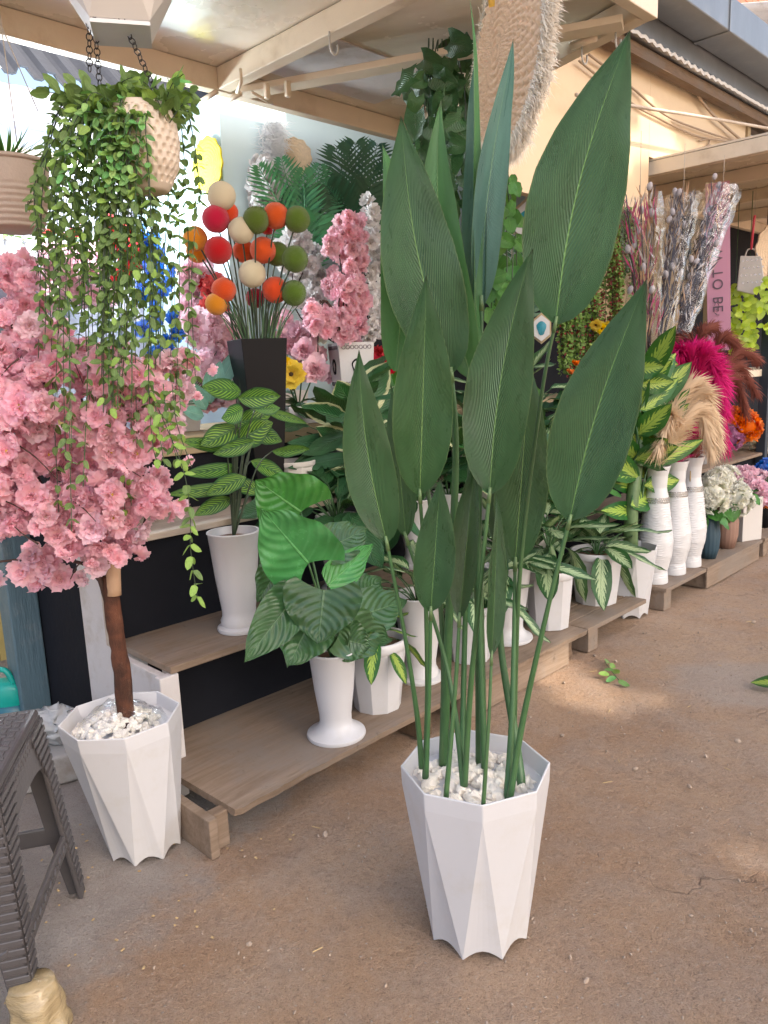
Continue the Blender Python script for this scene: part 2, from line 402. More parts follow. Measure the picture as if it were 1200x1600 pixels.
M['beige_plume'] = mat('beige_plume', (.74, .57, .39), .9, .2, 20, trans=.25)
M['magenta_plume'] = mat('magenta_plume', (.62, .008, .17), .9, .2, 20, trans=.25)
M['rust_plume'] = mat('rust_plume', (.22, .065, .045), .9, .3, 20, trans=.25)
M['red_strap'] = mat('red_strap', (.6, .06, .1), .5, .1, 10)
M['glass_panel'] = mat('glass_panel', (.25, .32, .34), .12, .1, 3)
M['agate'] = mat('agate', (.02, .22, .30), .15, .5, 30)
M['mat_yellow'] = mat('mat_yellow', (.72, .62, .05), .9, .12, 30, .4, 90)
def felt(name, col):
    return mat(name, col, .95, .12, 40, .5, 160, .15, rndv=.12, sheen=.3)
for k, c in dict(cream=(.72, .63, .45), red=(.52, .005, .03), orange=(.72, .09, .012), amber=(.74, .26, .015), moss=(.10, .17, .018)).items(): M['felt_' + k] = felt('felt_' + k, c)
def clear_film():
    t = NT('clear_film'); tr = t.n.new('ShaderNodeBsdfTransparent'); tr.inputs[0].default_value = (.95, .96, .97, 1)
    gl = t.n.new('ShaderNodeBsdfGlossy'); gl.inputs['Roughness'].default_value = .22; gl.inputs[0].default_value = (.8, .8, .8, 1)
    nb = t.bump(t.noise(16, 4, .55, None, .8), .7, .02)
    t.l.new(nb, gl.inputs['Normal'])
    fr = t.n.new('ShaderNodeFresnel'); fr.inputs[0].default_value = 1.4; t.l.new(nb, fr.inputs['Normal'])
    mx = t.n.new('ShaderNodeMixShader'); t.l.new(t.math('MULTIPLY_ADD', fr.outputs[0], .28, .02), mx.inputs[0])
    t.l.new(tr.outputs[0], mx.inputs[1]); t.l.new(gl.outputs[0], mx.inputs[2]); t.l.new(mx.outputs[0], t.out.inputs[0]); return t.m
M['clear_film'] = clear_film()
def lamp_mat(e):
    t = NT('lamp_glow'); t.set(color=(.9, .95, 1), emit=(.80, .93, 1.0), emits=e); return t.m
M['lamp_glow'] = lamp_mat(25)

def ground_mat():
    t = NT('ground_dirt'); o = t.obj()
    big = t.noise(.9, 6, .6, o); mid = t.noise(5, 8, .65, o); fine = t.noise(60, 6, .7, o); grit = t.noise(240, 3, .7, o)
    c = t.mix(t.step(big, .32, .68), (.44, .268, .163), (.56, .385, .26))
    c = t.mix(t.math('MULTIPLY', t.step(mid, .35, .7), .65), c, (.45, .34, .27))
    c = t.mix(t.math('MULTIPLY', t.step(t.noise(2.6, 7, .7, o), .56, .72), .55), c, (.24, .15, .11))
    c = t.mix(t.math('MULTIPLY', t.step(fine, .5, .8), .5), c, (.56, .45, .365))
    c = t.mix(t.math('MULTIPLY', t.step(fine, .52, .25), .5), c, (.22, .15, .115))
    # bluish lamp spill from the stall, painted grey into the floor colour
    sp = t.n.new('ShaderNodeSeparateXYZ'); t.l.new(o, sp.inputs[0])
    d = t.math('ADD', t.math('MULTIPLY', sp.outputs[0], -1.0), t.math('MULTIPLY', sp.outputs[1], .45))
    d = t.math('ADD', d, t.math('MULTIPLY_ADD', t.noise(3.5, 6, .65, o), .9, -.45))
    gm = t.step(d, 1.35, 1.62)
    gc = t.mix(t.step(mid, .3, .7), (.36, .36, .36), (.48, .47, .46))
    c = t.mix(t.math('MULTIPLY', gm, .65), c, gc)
    # grey cement patch let into the floor further along
    q_ = G(1165, 1066); ex = t.math('MULTIPLY', t.math('SUBTRACT', sp.outputs[0], q_.x), 2.6); ey = t.math('MULTIPLY', t.math('SUBTRACT', sp.outputs[1], q_.y), 3.6)
    rr = t.math('ADD', t.math('SQRT', t.math('ADD', t.math('MULTIPLY', ex, ex), t.math('MULTIPLY', ey, ey))), t.math('MULTIPLY_ADD', t.noise(4, 5, .6, o), .8, -.4))
    c = t.mix(t.math('MULTIPLY', t.math('SUBTRACT', 1, t.step(rr, .62, 1.05)), .6), c, t.mix(mid, (.44, .375, .33), (.52, .45, .40)))
    # cracks and lifted crust edges
    vo = t.n.new('ShaderNodeTexVoronoi'); vo.feature = 'DISTANCE_TO_EDGE'; vo.inputs['Scale'].default_value = 1.25
    wv = t.n.new('ShaderNodeVectorMath'); wv.operation = 'ADD'; t.l.new(o, wv.inputs[0])
    nn = t.n.new('ShaderNodeTexNoise'); nn.inputs['Scale'].default_value = 3.2; nn.inputs['Detail'].default_value = 6; t.l.new(o, nn.inputs['Vector'])
    sc = t.n.new('ShaderNodeVectorMath'); sc.operation = 'SCALE'; sc.inputs['Scale'].default_value = .55; t.l.new(nn.outputs['Color'], sc.inputs[0]); t.l.new(sc.outputs[0], wv.inputs[1])
    t.l.new(wv.outputs[0], vo.inputs['Vector'])
    crack = t.math('MULTIPLY', t.math('SUBTRACT', 1, t.step(vo.outputs['Distance'], .0, .009)), t.step(t.noise(1.7, 3, .5, o), .55, .66))
    c = t.mix(t.math('MULTIPLY', crack, .35), c, (.12, .08, .06))
    pv = t.n.new('ShaderNodeTexVoronoi'); pv.inputs['Scale'].default_value = 70; t.l.new(o, pv.inputs['Vector'])
    sv = t.n.new('ShaderNodeSeparateXYZ'); t.l.new(pv.outputs['Color'], sv.inputs[0])
    speck = t.math('MULTIPLY', t.math('SUBTRACT', 1, t.step(pv.outputs['Distance'], .12, .3)), t.step(sv.outputs[0], .9, .94))
    c = t.mix(t.math('MULTIPLY', speck, .7), c, (.55, .47, .4))
    c = t.mix(t.math('MULTIPLY', t.step(grit, .5, .75), .4), c, (.5, .4, .33)); c = t.mix(t.math('MULTIPLY', t.step(grit, .5, .28), .45), c, (.15, .10, .075))
    c = t.mix(t.math('MULTIPLY', t.step(t.noise(14, 8, .75, o), .55, .72), .4), c, (.2, .135, .10))
    n1 = t.bump(mid, .7, .06); n2 = t.bump(fine, .9, .012, n1); n3 = t.bump(grit, .7, .005, n2)
    h = t.math('SUBTRACT', t.math('MULTIPLY', speck, .6), crack); n4 = t.bump(h, .8, .012, n3)
    t.set(color=c, rough=.88, spec=.2, normal=n4); return t.m
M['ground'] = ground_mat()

# ------------------------------------------------------------------ setting
def build_ground():
    mb = MB(); xs = sorted(set([-90, -40, -15, -6] + list(np.linspace(-3.2, 4.6, 120)) + [7, 15, 40, 90])); ys = sorted(set([-90, -30, -8, -2] + list(np.linspace(.2, 8, 130)) + [12, 30, 90]))
    vs = []
    for y in ys:
        for x in xs:
            z = 0
            if -3.2 <= x <= 4.6 and .2 <= y <= 8:
                z = .010 * (mnoise.noise(V((x * 1.7, y * 1.7, 0)))) + .006 * mnoise.noise(V((x * 6, y * 6, 3))) - .004
            vs.append((x, y, z))
    n = len(xs); mb.add(vs, [(j * n + i, j * n + i + 1, (j + 1) * n + i + 1, (j + 1) * n + i) for j in range(len(ys) - 1) for i in range(n - 1)])
    o = mb.build('ground', M['ground'], loc=(0, 0, 0)); tag(o, 'bare brown trodden earth and worn concrete alley, stall light painted in at left', None, kind='structure'); return o
build_ground()

def sun_block_roof():
    """unseen sheet added high behind the camera to block the sun, gaps aimed to throw sun patches"""
    z = 11.0; cell = .1
    holes = []  # gaps placed so sunbeams land on chosen floor and wall spots
    for p, rad in ((G(885, 1058), .12), (G(930, 1064), .07), (G(1180, 1345), .055), (G(1152, 1338), .035), (G(945, 1092), .07), (G(1165, 1268), .03), (G(870, 1085), .06), (G(820, 1165), .04), (G(1010, 1090), .05)):
        q = p + SUN_DIR * ((z - p.z) / SUN_DIR.z); holes.append((q, rad))
    for px, py, rad in ((1018, 212, .24), (1050, 236, .15), (990, 228, .12)):
        p = T(px, py, 1.05); q = p + SUN_DIR * ((z - p.z) / SUN_DIR.z); holes.append((q, rad))
    s0, s1, t0, t1 = -3.2, 13.0, -14.6, -6.3  # unseen sheet added and sized only to keep direct sun off the scene
    nx, ny = int((s1 - s0) / cell), int((t1 - t0) / cell)
    vs = [S(s0 + i * cell, t0 + j * cell, z + .02 * math.sin(i * .9)) for j in range(ny + 1) for i in range(nx + 1)]
    fs = []
    for j in range(ny):
        for i in range(nx):
            q = S(s0 + (i + .5) * cell, t0 + (j + .5) * cell, z)
            if any((q - h).length < r * (1.15 + .9 * mnoise.noise(q * 5)) for h, r in holes): continue
            a = j * (nx + 1) + i; fs.append((a, a + 1, a + nx + 2, a + nx + 1))
    o = MB().add(vs, fs).build('sun_block_roof', M['roof_sheet'], smooth=False); o.modifiers.new('thick', 'SOLIDIFY').thickness = .006
    tag(o, 'unseen sheet roof added to block the sun, with aimed gaps', None, kind='structure')
sun_block_roof()

Z = V((0, 0, 1))
def sbox(mb, s0, s1, t0, t1, z0, z1, mi=0):
    return mb.box(S((s0 + s1) / 2, (t0 + t1) / 2, (z0 + z1) / 2), U, N, Z, abs(s1 - s0), abs(t1 - t0), abs(z1 - z0), mi)
def spart(name, mt, parent, *box, bev=0):
    o = sbox(MB(), *box).build(name, mt, parent, smooth=False)
    if bev: bevel(o, bev)
    return o

# stall display steps -------------------------------------------------------
def display_steps():
    r = root('display_steps', 'stepped plywood display stand with dark recesses and white end panel', 'display stand', S(0, 0, 0))
    # bottom boards: near one thick ply, later pallets
    mb = MB()
    n = 80; top = []
    for i in range(n + 1):
        s = 0 + 2.0 * i / n; top.append((s, -.004 + .007 * mnoise.noise(V((s * 9, 1, 0))) + .007 * max(0, mnoise.noise(V((s * 31, 4, 0)))) + (.014 if i == 0 else 0)))
    vs = []; fs = []
    for k, z in enumerate((.118, .142)):
        for s, t in top: vs.append(S(s, t + (0 if k else .006), z - .012 * math.exp(-s * 6) + .004 * math.sin(s * 2.2)))
        for s, t in top: vs.append(S(s - (.03 if s == 0 else 0), .60, z))
    q = n + 1
    for i in range(n):
        fs += [(i, q + i, q + i + 1, i + 1), (2 * q + i, 2 * q + i + 1, 3 * q + i + 1, 3 * q + i), (i, i + 1, 2 * q + i + 1, 2 * q + i), (q + i, 3 * q + i, 3 * q + i + 1, q + i + 1)]
    fs += [(0, 2 * q, 3 * q, q), (n, q + n, 3 * q + n, 2 * q + n)]
    mb.add(vs, fs); mb.build('plywood_board', M['plywood'], r, smooth=False)
    spart('foot', M['plywood'], r, -.085, -.055, .02, .30, 0, .125, bev=.004)
    spart('foot', M['plywood'], r, -.055, .0, .05, .09, 0, .117, bev=.004)
    for s in (.86, 1.88): spart('foot', M['dark_wood'], r, s, s + .07, .05, .55, 0, .117, bev=.004)
    spart('front_board', M['plywood'], r, 1.06, 1.86, .012, .032, .004, .116, bev=.003)
    spart('riser', M['black_cloth'], r, .06, 4.2, .575, .585, .10, .44)
    # second step
    spart('plywood_board', M['plywood'], r, .045, 2.1, .40, .80, .437, .462, bev=.004)
    spart('plywood_board', M['plywood'], r, 2.11, 4.2, .43, .80, .437, .462, bev=.004)
    spart('riser', M['black_cloth'], r, .06, 4.2, .79, .80, .462, .81)
    # third step
    spart('plywood_board', M['pale_wood'], r, .06, 2.1, .74, 1.12, .815, .84, bev=.004)
    spart('plywood_board', M['plywood'], r, 2.11, 4.2, .76, 1.12, .815, .84, bev=.004)
    spart('riser', M['black_cloth'], r, .06, 4.2, 1.11, 1.12, .84, 1.07)
    spart('top_board', M['tan_wood'], r, .1, 4.2, 1.085, 1.105, 1.073, 1.148, bev=.003)
    spart('top_board', M['tan_wood'], r, .1, 4.2, 1.105, 1.75, 1.128, 1.15, bev=.003)
    # white end frame
    spart('end_panel', M['white_paint'], r, .012, .04, .42, .76, .0, .436, bev=.003)
    spart('end_post', M['white_paint'], r, .0, .07, .395, .43, .0, .436, bev=.004)
    spart('end_panel', M['white_paint'], r, .018, .04, .76, .985, .0, 1.05, bev=.003)
    spart('end_post', M['pale_wood'], r, .005, .06, .745, .775, .462, .814, bev=.004)
    spart('batten', M['pale_wood'], r, .05, .085, .43, .47, .36, .436, bev=.003)
    spart('batten', M['pale_wood'], r, .065, .10, .80, .83, .73, .814, bev=.003)
    spart('side_cloth', M['black_cloth'], r, .022, .035, .985, 1.55, .0, 1.05)
display_steps()

def pallet(s0, s1, z, label, bearers, front=None):
    r = root('pallet', label, 'pallet', S((s0 + s1) / 2, .3, 0), 'pallets along the stall front')
    k = 5; wdt = .6 / k
    for i in range(k):
        spart('plank', M['plywood'], r, s0 + .01 * math.sin(i * 2.3), s1 + .012 * math.sin(i * 3.1), .0 + i * wdt + .004, (i + 1) * wdt - .004, z - .022, z, bev=.002)
    for s in bearers: spart('bearer', M['plywood'], r, s, s + .09, .02, .58, 0, z - .0225, bev=.003)
    if front: spart('front_board', M['plywood'], r, front[0], front[1], .006, .0195, .004, z - .0225, bev=.002)
pallet(2.02, 2.62, .135, 'short plank pallet under the round white pots', (2.05,))
pallet(2.86, 3.40, .135, 'plank pallet carrying the three tall white vases', (2.87,))
pallet(3.42, 4.35, .135, 'plank pallet beyond the tall vases under the hydrangea vases', (3.43, 4.1), (3.42, 4.3))
pallet(4.4, 6.2, .135, 'farthest plank pallet at the end of the stall row', (4.42, 5.6))

# walls, posts ---------------------------------------------------------------
def single(name, mt, label, cat, box, bev=0, group=None):
    o = sbox(MB(), *box).build(name, mt, None, smooth=False)
    if bev: bevel(o, bev)
    return tag(o, label, cat, group)
single('stall_post', M['blue_paint'], 'weathered blue grey wooden post left of the black cloth', 'post', (-.10, .018, 1.40, 1.52, 0, 2.74), .006)
def yellow_wall():
    r = root('board_wall', 'yellow painted board wall behind the blue post', 'wall', S(-1, 2.25, 0))
    for i in range(9):
        s = -2.0 + i * .3; spart('board', M['yellow_paint'], r, s + .003, s + .297, 2.25, 2.28, 0, 1.25, bev=.003)
yellow_wall()
single('back_wall', M['white_wall'], 'white back wall of the lit stall with purple tint', 'wall', (-3, 1.9, 3.1, 3.2, 0, 2.93))
single('fascia_beam', M['white_wall'], 'pale fascia beam under the grey corrugated roof', 'beam', (-3, 1.15, 2.95, 3.05, 2.86, 3.06), .005)
single('corner_wall', M['cyan_wall'], 'pale cyan wall box with its corner inside the stall', 'wall', (1.52, 4.6, 2.02, 3.05, 1.0, 2.92))
single('rear_wall', M['grey_wall'], 'grey wall closing the neighbouring stalls at the back', 'wall', (4.65, 11, 2.4, 2.5, 0, 2.7))
single('stall_backdrop', M['black_cloth'], 'black cloth hung behind the plants on the steps', 'cloth', (2.3, 4.9, 1.78, 1.80, 1.0, 2.15))

def corrugated_roof():
    r = root('corrugated_roof', 'grey corrugated sheet roof above the pale fascia', 'roof', S(0, 3.0, 3.0))
    for k, (s0, s1, mt) in enumerate(((-4.4, -1.6, 'old_roof'), (-1.6, .72, 'old_roof'), (.72, 4.6, 'dark_tile'))):
        mb = MB(); n = int((s1 - s0) / .018); vs = []
        for i in range(n + 1):
            s = s0 + (s1 - s0) * i / n; h = .035 * math.sin(s * 2 * PI / .16)
            h = max(-.026, min(.026, h * 1.6))
            for t, z in ((2.90, 3.10), (5.2, 5.1)):
                vs.append(S(s, t, z + h + .012 * k))
        fs = [(2 * i, 2 * i + 2, 2 * i + 3, 2 * i + 1) for i in range(n)]
        mb.add(vs, fs); o = mb.build('roof_sheet', M[mt], r, smooth=False)
        md = o.modifiers.new('thick', 'SOLIDIFY'); md.thickness = .012
corrugated_roof()

def awning(name, label, s0, s1, ribs, t0=-.22, t1=1.62, z=2.75, skew=0):
    r = root(name, label, 'awning', S((s0 + s1) / 2, t1, z), 'raised stall awnings')
    h = .105
    spart('beam', M['awning_paint'], r, s0, s1 + skew, t1 - .06, t1, z, z + h, bev=.004)
    spart('beam', M['awning_paint'], r, s0, s1, t0, t0 + .05, z, z + h, bev=.004)
    if skew:
        a_, b_ = S(s1 - .035, t0 + .052, z + .05), S(s1 + skew - .035, t1 - .065, z + .05); d_ = (b_ - a_).normalized()
        bevel(MB().box((a_ + b_) / 2, d_, d_.cross(Z), Z, (b_ - a_).length, .07, h - .006).build('rib', M['awning_paint'], r, smooth=False), .004)
    for s in ribs: spart('rib', M['awning_paint'], r, s - .035, s + .035, t0 + .052, t1 - .062, z + .004, z + h - .002, bev=.004)
    edges = [s0] + list(ribs) + [s1]
    for a, b in zip(edges[:-1], edges[1:]):
        k_ = skew if b == s1 else 0; q_ = [S(a + .004, t0, 0), S(b - .004, t0, 0), S(b - .004 + k_, t1, 0), S(a + .004, t1, 0)]
        MB().add([x + Z * zz for zz in (z + h + .002, z + h + .016) for x in q_], [(3, 2, 1, 0), (4, 5, 6, 7), (0, 1, 5, 4), (1, 2, 6, 5), (2, 3, 7, 6), (3, 0, 4, 7)]).build('panel', M['awning_ply'], r, smooth=False)
    return r
AW = awning('awning', 'large raised cream awning over the potted plants with glossy plywood underside', -1.3, 2.13, (-1.25, .02, 1.24), skew=.5)
def awning_fittings():
    # diagonal brace from the hinge rib out to the front right corner
    a, b = S(1.30, 1.5, 2.742), S(2.03, -.12, 2.742); d = (b - a).normalized(); sd_ = d.cross(Z)
    o = MB().box((a + b) / 2, d, sd_, Z, (b - a).length, .10, .03).build('brace', M['awning_paint'], AW, smooth=False); bevel(o, .004)
    o = MB().box(S(1.74, 1.2, 2.853), U, N, Z, .86, .5, .006).build('soffit_panel', M['white_paint'], AW, smooth=False)
    # hinge bars by the corner
    for i in range(2):
        q = S(1.12 + .10 * i, 1.45 - .05 * i, 2.70)
        MB().tube([q, q + N * .13 - Z * .01], .012, 10).build('hinge_bar', M['awning_paint'], AW)
    MB().tube([S(1.14, 1.28, 2.755), S(1.14, 1.28, 2.70), S(1.2, 1.40, 2.70)], .008, 8).build('hinge_bar', M['awning_paint'], AW)
    for q in (S(1.30, 1.30, 2.70), S(1.36, 1.22, 2.70)):
        o = MB().box(q, U, N, Z, .026, .022, .07).build('latch', M['awning_paint'], AW, smooth=False); bevel(o, .005)
    MB().tube([S(1.26, 1.36, 2.70), S(1.42, 1.42, 2.70)], .008, 8).build('hinge_bar', M['awning_paint'], AW)
    def hook(p, h=.09):
        pts = [p, p - Z * (h * .6)] + [p - Z * (h * .6) + U * (.022 - .022 * math.cos(a)) - Z * (.03 * math.sin(a)) for a in np.linspace(.3, 3.6, 8)]
        MB().tube(pts, .004, 6).build('hook', M['pale_metal'], AW)
    hook(S(1.20, .74, 2.76)); hook(S(2.10, .30, 2.74), .14); hook(S(2.12, .12, 2.75), .07); hook(S(2.1, -.05, 2.75), .06)
    for t in (.02, .22): MB().tube([S(2.06, t, 2.735), S(2.06, t + .12, 2.735)], .016, 10).build('hinge_bar', M['awning_paint'], AW)
awning_fittings()
awning('awning', 'far cream awning of the neighbouring stall past the wrapped bouquets', 4.72, 9.5, (4.76, 5.6, 6.5, 7.5))

def cream_wall():
    r = root('cream_wall', 'warm cream wall above the neighbouring stall, lit by a patch of sun', 'wall', S(5.0, 1.05, 2.4))
    e = (T(1165, 205, 1.05) - C0).dot(U)
    spart('wall_panel', M['cream_wall'], r, 2.68, 4.66, 1.05, 1.11, 2.42, 3.62)
    spart('wall_panel', M['cream_wall'], r, 4.662, e, 1.05, 1.11, 2.875, 3.62)
    spart('side_frame', M['tan_wood'], r, e + .002, e + .07, 1.03, 1.10, 2.875, 3.62)
    spart('top_batten', M['dark_wood'], r, 2.4, 9, 1.006, 1.048, 3.50, 3.60)
cream_wall()
def side_roof():
    r = root('side_roof', 'aged sheet roof edge above the cream wall', 'roof', S(6, .9, 3.5))
    n = 160; mb = MB(); vs = []
    for i in range(n + 1):
        s = 2.0 + 9 * i / n; h = .010 * math.sin(s * 2 * PI / .11) + .02 * mnoise.noise(V((s * 1.3, 0, 0)))
        vs += [S(s, .86, 3.52 + h), S(s, 3.2, 4.45 + h)]
    mb.add(vs, [(2 * i, 2 * i + 2, 2 * i + 3, 2 * i + 1) for i in range(n)]); o = mb.build('roof_sheet', M['pale_metal'], r, smooth=False)
    md = o.modifiers.new('thick', 'SOLIDIFY'); md.thickness = .02
    spart('under_board', M['dark_wood'], r, 2.0, 11, .92, 1.0, 3.42, 3.50)
    spart('under_board', M['dark_wood'], r, 2.0, 11, 1.22, 1.3, 3.54, 3.62)
side_roof()
def duct():
    r = root('air_duct', 'galvanised metal duct running along the roof edge', 'duct', S(5, .8, 3.6))
    for i, (a, b) in enumerate(((1.2, 3.55), (3.56, 5.05), (5.06, 6.6), (6.61, 9.5))):
        spart('duct_section', M['zinc'], r, a, b, .64, .90, 3.70, 3.94, bev=.008)
        spart('seam', M['zinc'], r, b - .025, b + .03, .63, .904, 3.692, 3.945, bev=.004)
    spart('gutter_panel', M['zinc'], r, 1.2, 9.5, .906, .93, 3.56, 3.76)
duct()
def brick_wall():
    r = root('brick_wall', 'red brick wall high above the metal duct', 'wall', S(7, 2.2, 4.3))
    spart('mortar', M['concrete'], r, 6.0, 13, 2.51, 2.6, 4.2, 7.2)
    k = 0
    for row in range(18):
        for i in range(14):
            if k >= 290: break
            s = 7.4 + i * .34 + (row % 2) * .17; z = 4.5 + row * .12
            spart('brick', M['red_brick'], r, s, s + .33, 2.495, 2.55, z, z + .11); k += 1
brick_wall()
def translucent_sheet():
    mb = MB(); n = 60; vs = []
    p = S(8.2, 1.6, 4.9)
    for i in range(n + 1):
        s = 7.7 + 2.4 * i / n; h = .03 * math.sin(s * 2 * PI / .15)
        vs += [S(s, .9, 4.72 + h), S(s, 2.4, 5.1 + h)]
    mb.add(vs, [(2 * i, 2 * i + 2, 2 * i + 3, 2 * i + 1) for i in range(n)])
    o = mb.build('roof_sheet', M['white_paint'], None, smooth=True); o.modifiers.new('thick', 'SOLIDIFY').thickness = .01
    tag(o, 'pale corrugated sheet in front of the red brick wall', 'roof sheet')
translucent_sheet()
def cable(pts, r, label, mt='cable'):
    o = MB().tube(pts, r, 6, smooth=6).build('cable', M[mt]); return tag(o, label, 'cable', 'cables along the cream wall')
cable([T(920, 85, 1.01), T(985, 135, 1.02), T(1040, 180, 1.02), T(1100, 205, 1.02), T(1165, 225, 1.01)], .008, 'upper sagging brown cable across the cream wall')
cable([T(905, 95, 1.01), T(985, 160, 1.03), T(1030, 185, 1.03), T(1090, 213, 1.03), T(1150, 222, 1.01)], .008, 'lower sagging brown cable across the cream wall')
cable([T(900, 148, .9), T(985, 165, .88), T(1100, 183, .84), T(1215, 203, .8)], .012, 'straight pale pipe crossing in front of the cream wall', 'pale_wood')
cable([T(990, 85, .95), T(1060, 110, 1.0), T(1110, 175, 1.0), T(1165, 225, 1.01)], .011, 'diagonal cable dropping from the roof boards')
cable([T(1090, 233, 1.03), T(1105, 228, 1.03), T(1108, 218, 1.03), T(1092, 220, 1.03)], .007, 'short bent wire bracket on the cream wall')
cable([T(1106, 226, 1.03), T(1130, 233, 1.03), T(1160, 240, 1.01)], .007, 'short wire running from the bent bracket')

# neighbouring stall at the right
single('stall_post', M['tan_wood'], 'cream wooden post behind the pink banner', 'post', (5.98, 6.1, 1.05, 1.15, 0, 2.74), .005)
single('stall_post', M['navy_paint'], 'dark navy post at the right edge behind the rust plumes', 'post', (6.1, 6.17, .60, .68, 0, 2.74), .005)
single('stall_backdrop', M['black_cloth'], 'dark cloth backing of the far right stall', 'cloth', (6.6, 12, 1.64, 1.66, 0, 2.95))
single('back_panel', M['tan_wood'], 'beige panel behind the wrapped bouquets and the pink banner', 'panel', (4.95, 6.59, 1.64, 1.66, 0, 2.95))
def right_steps():
    r = root('display_steps', 'wooden steps behind the hydrangea vases at the right', 'display stand', S(5.5, .7, 0))
    spart('board', M['plywood'], r, 3.9, 7.5, .62, 1.0, .50, .525, bev=.003); spart('riser', M['black_cloth'], r, 3.9, 7.5, .70, .72, .0, .50)
    spart('shelf', M['awning_paint'], r, 5.7, 8, .66, 1.2, 1.20, 1.26, bev=.003)
right_steps()

# ------------------------------------------------------------------ generators
PROF = {
    'lance': [(0, .10), (.03, .38), (.08, .62), (.16, .82), (.28, .97), (.38, 1), (.5, .95), (.65, .76), (.8, .47), (.92, .17), (.97, .06), (1, 0)],
    'oval': [(0, .04), (.06, .35), (.15, .65), (.3, .92), (.45, 1), (.6, .93), (.78, .65), (.92, .28), (1, 0)],
    'round': [(0, .15), (.08, .6), (.2, .88), (.4, 1), (.6, .95), (.8, .7), (.93, .36), (1, .02)],
    'heart': [(0, .75), (.05, .9), (.15, 1), (.3, .98), (.45, .88), (.6, .72), (.76, .48), (.9, .2), (1, 0)],
    'narrow': [(0, .3), (.15, .75), (.4, 1), (.6, .9), (.8, .55), (1, 0)],
}
def prof(name, v):
    p = PROF[name]; return float(np.interp(v, [a for a, b in p], [b for a, b in p]))
def blade(mb, base, a, wd, nr, L, W, shape, bend=.05, fold=.12, sway=0, ripple=0, lobe=0, nv=14, nu=3, cup=0, seed=0, mi=0, tipcurl=0):
    """leaf surface: base point, unit axis a, unit width direction wd, unit normal nr"""
    vs = []; uv = []; hw = W / 2
    rr = random.Random(seed); ph = rr.random() * 6
    cols = [j / nu for j in range(-nu, nu + 1)]
    for i in range(nv + 1):
        v = i / nv; pw = prof(shape, v) * hw
        for x in cols:
            ax = abs(x)
            y = v * L - lobe * L * ax ** 1.6 * (1 - v) ** 4
            o = nr * (bend * L * (math.sin(PI * v * .5) ** 2) * -1 + fold * pw * ax + cup * pw * ax * ax) if True else 0
            o = o + nr * (ripple * hw * ax * ax * math.sin(v * 17 + ph + x * 1.5)) - nr * (tipcurl * L * max(0, v - .8) ** 2 * 8)
            vs.append(base + a * y + wd * (x * pw + sway * L * math.sin(PI * v)) + o); uv.append((.5 + x / 2, v))
    n = len(cols)
    mb.add(vs, [(i * n + j, i * n + j + 1, (i + 1) * n + j + 1, (i + 1) * n + j) for i in range(nv) for j in range(n - 1)], uv, mi)
    return mb
def leaf3(parent, mt, base, tip, W, shape, twist=0, name='leaf', face=None, **k):
    a = tip - base; L = a.length; a.normalize()
    view = face if face is not None else (CAM - (base + tip) / 2)
    nr = view - a * view.dot(a); nr.normalize()
    nr = Quaternion(a, twist) @ nr; wd = a.cross(nr)
    mb = blade(MB(), base, a, wd, nr, L, W, shape, seed=hash((round(base.x, 3), round(tip.z, 3))) & 1023, **k)
    o = mb.build(name, mt, parent); return o
def pleaf(parent, mt, b, t, wpx, yb, yt, shape='lance', twist=0, **k):
    base, tip = P(b[0], b[1], yb), P(t[0], t[1], yt)
    W = wpx * depth((base + tip) / 2) / FPX / max(.35, math.cos(twist))
    return leaf3(parent, mt, base, tip, W, shape, twist, **k)
def tleaf(parent, mt, b, t, wpx, tt, tt2=None, shape='oval', twist=0, **k):
    base, tip = T(b[0], b[1], tt), T(t[0], t[1], tt if tt2 is None else tt2)
    W = wpx * depth((base + tip) / 2) / FPX / max(.35, math.cos(twist))
    return leaf3(parent, mt, base, tip, W, shape, twist, **k)
def leaf_mesh(name, mt, shape, W, bend=.2, fold=.2, nv=8, nu=2, ripple=.05, lobe=0, seed=1, cup=0, sway=0):
    mb = blade(MB(), V((0, 0, 0)), V((0, 1, 0)), V((1, 0, 0)), V((0, 0, 1)), 1.0, W, shape, bend, fold, sway, ripple, lobe, nv, nu, cup, seed)
    return mb.mesh(name, mt)
LM = {}
def lm(key, *a, n=3, **k):
    LM[key] = [leaf_mesh(key, *a, seed=i, bend=b, sway=sw, **k) for i, (b, sw) in enumerate(((.12, .02), (.3, -.03), (.45, .04))[:n])]
lm('center_leaf', M['center_leaf'], 'oval', .42, ripple=.08); lm('dark_leaf', M['dark_leaf'], 'oval', .5, ripple=.08)
lm('lime_leaf', M['lime_leaf'], 'oval', .36, ripple=.08); lm('bright_leaf', M['bright_leaf'], 'round', .8, ripple=.1)
lm('margin_leaf', M['margin_leaf'], 'oval', .6, ripple=.08); lm('vine_leaf', M['vine_leaf'], 'round', .58, nv=5, ripple=.03); lm('vine_light', M['vine_light'], 'round', .58, nv=5, ripple=.03)
lm('ivy_leaf', M['dark_leaf'], 'heart', .9, nv=6, ripple=.15, lobe=.25); lm('strap_leaf', M['bright_leaf'], 'narrow', .07, nv=8, ripple=0)
lm('lime_petal', M['lime_petal'], 'round', .7, nv=4); lm('red_small', M['red_leaf'], 'round', .6, nv=3, nu=1)
lm('stripe_leaf', M['stripe_leaf'], 'oval', .4, ripple=.05); lm('pale_leaf', M['pale_leaf'], 'oval', .35, ripple=.05)

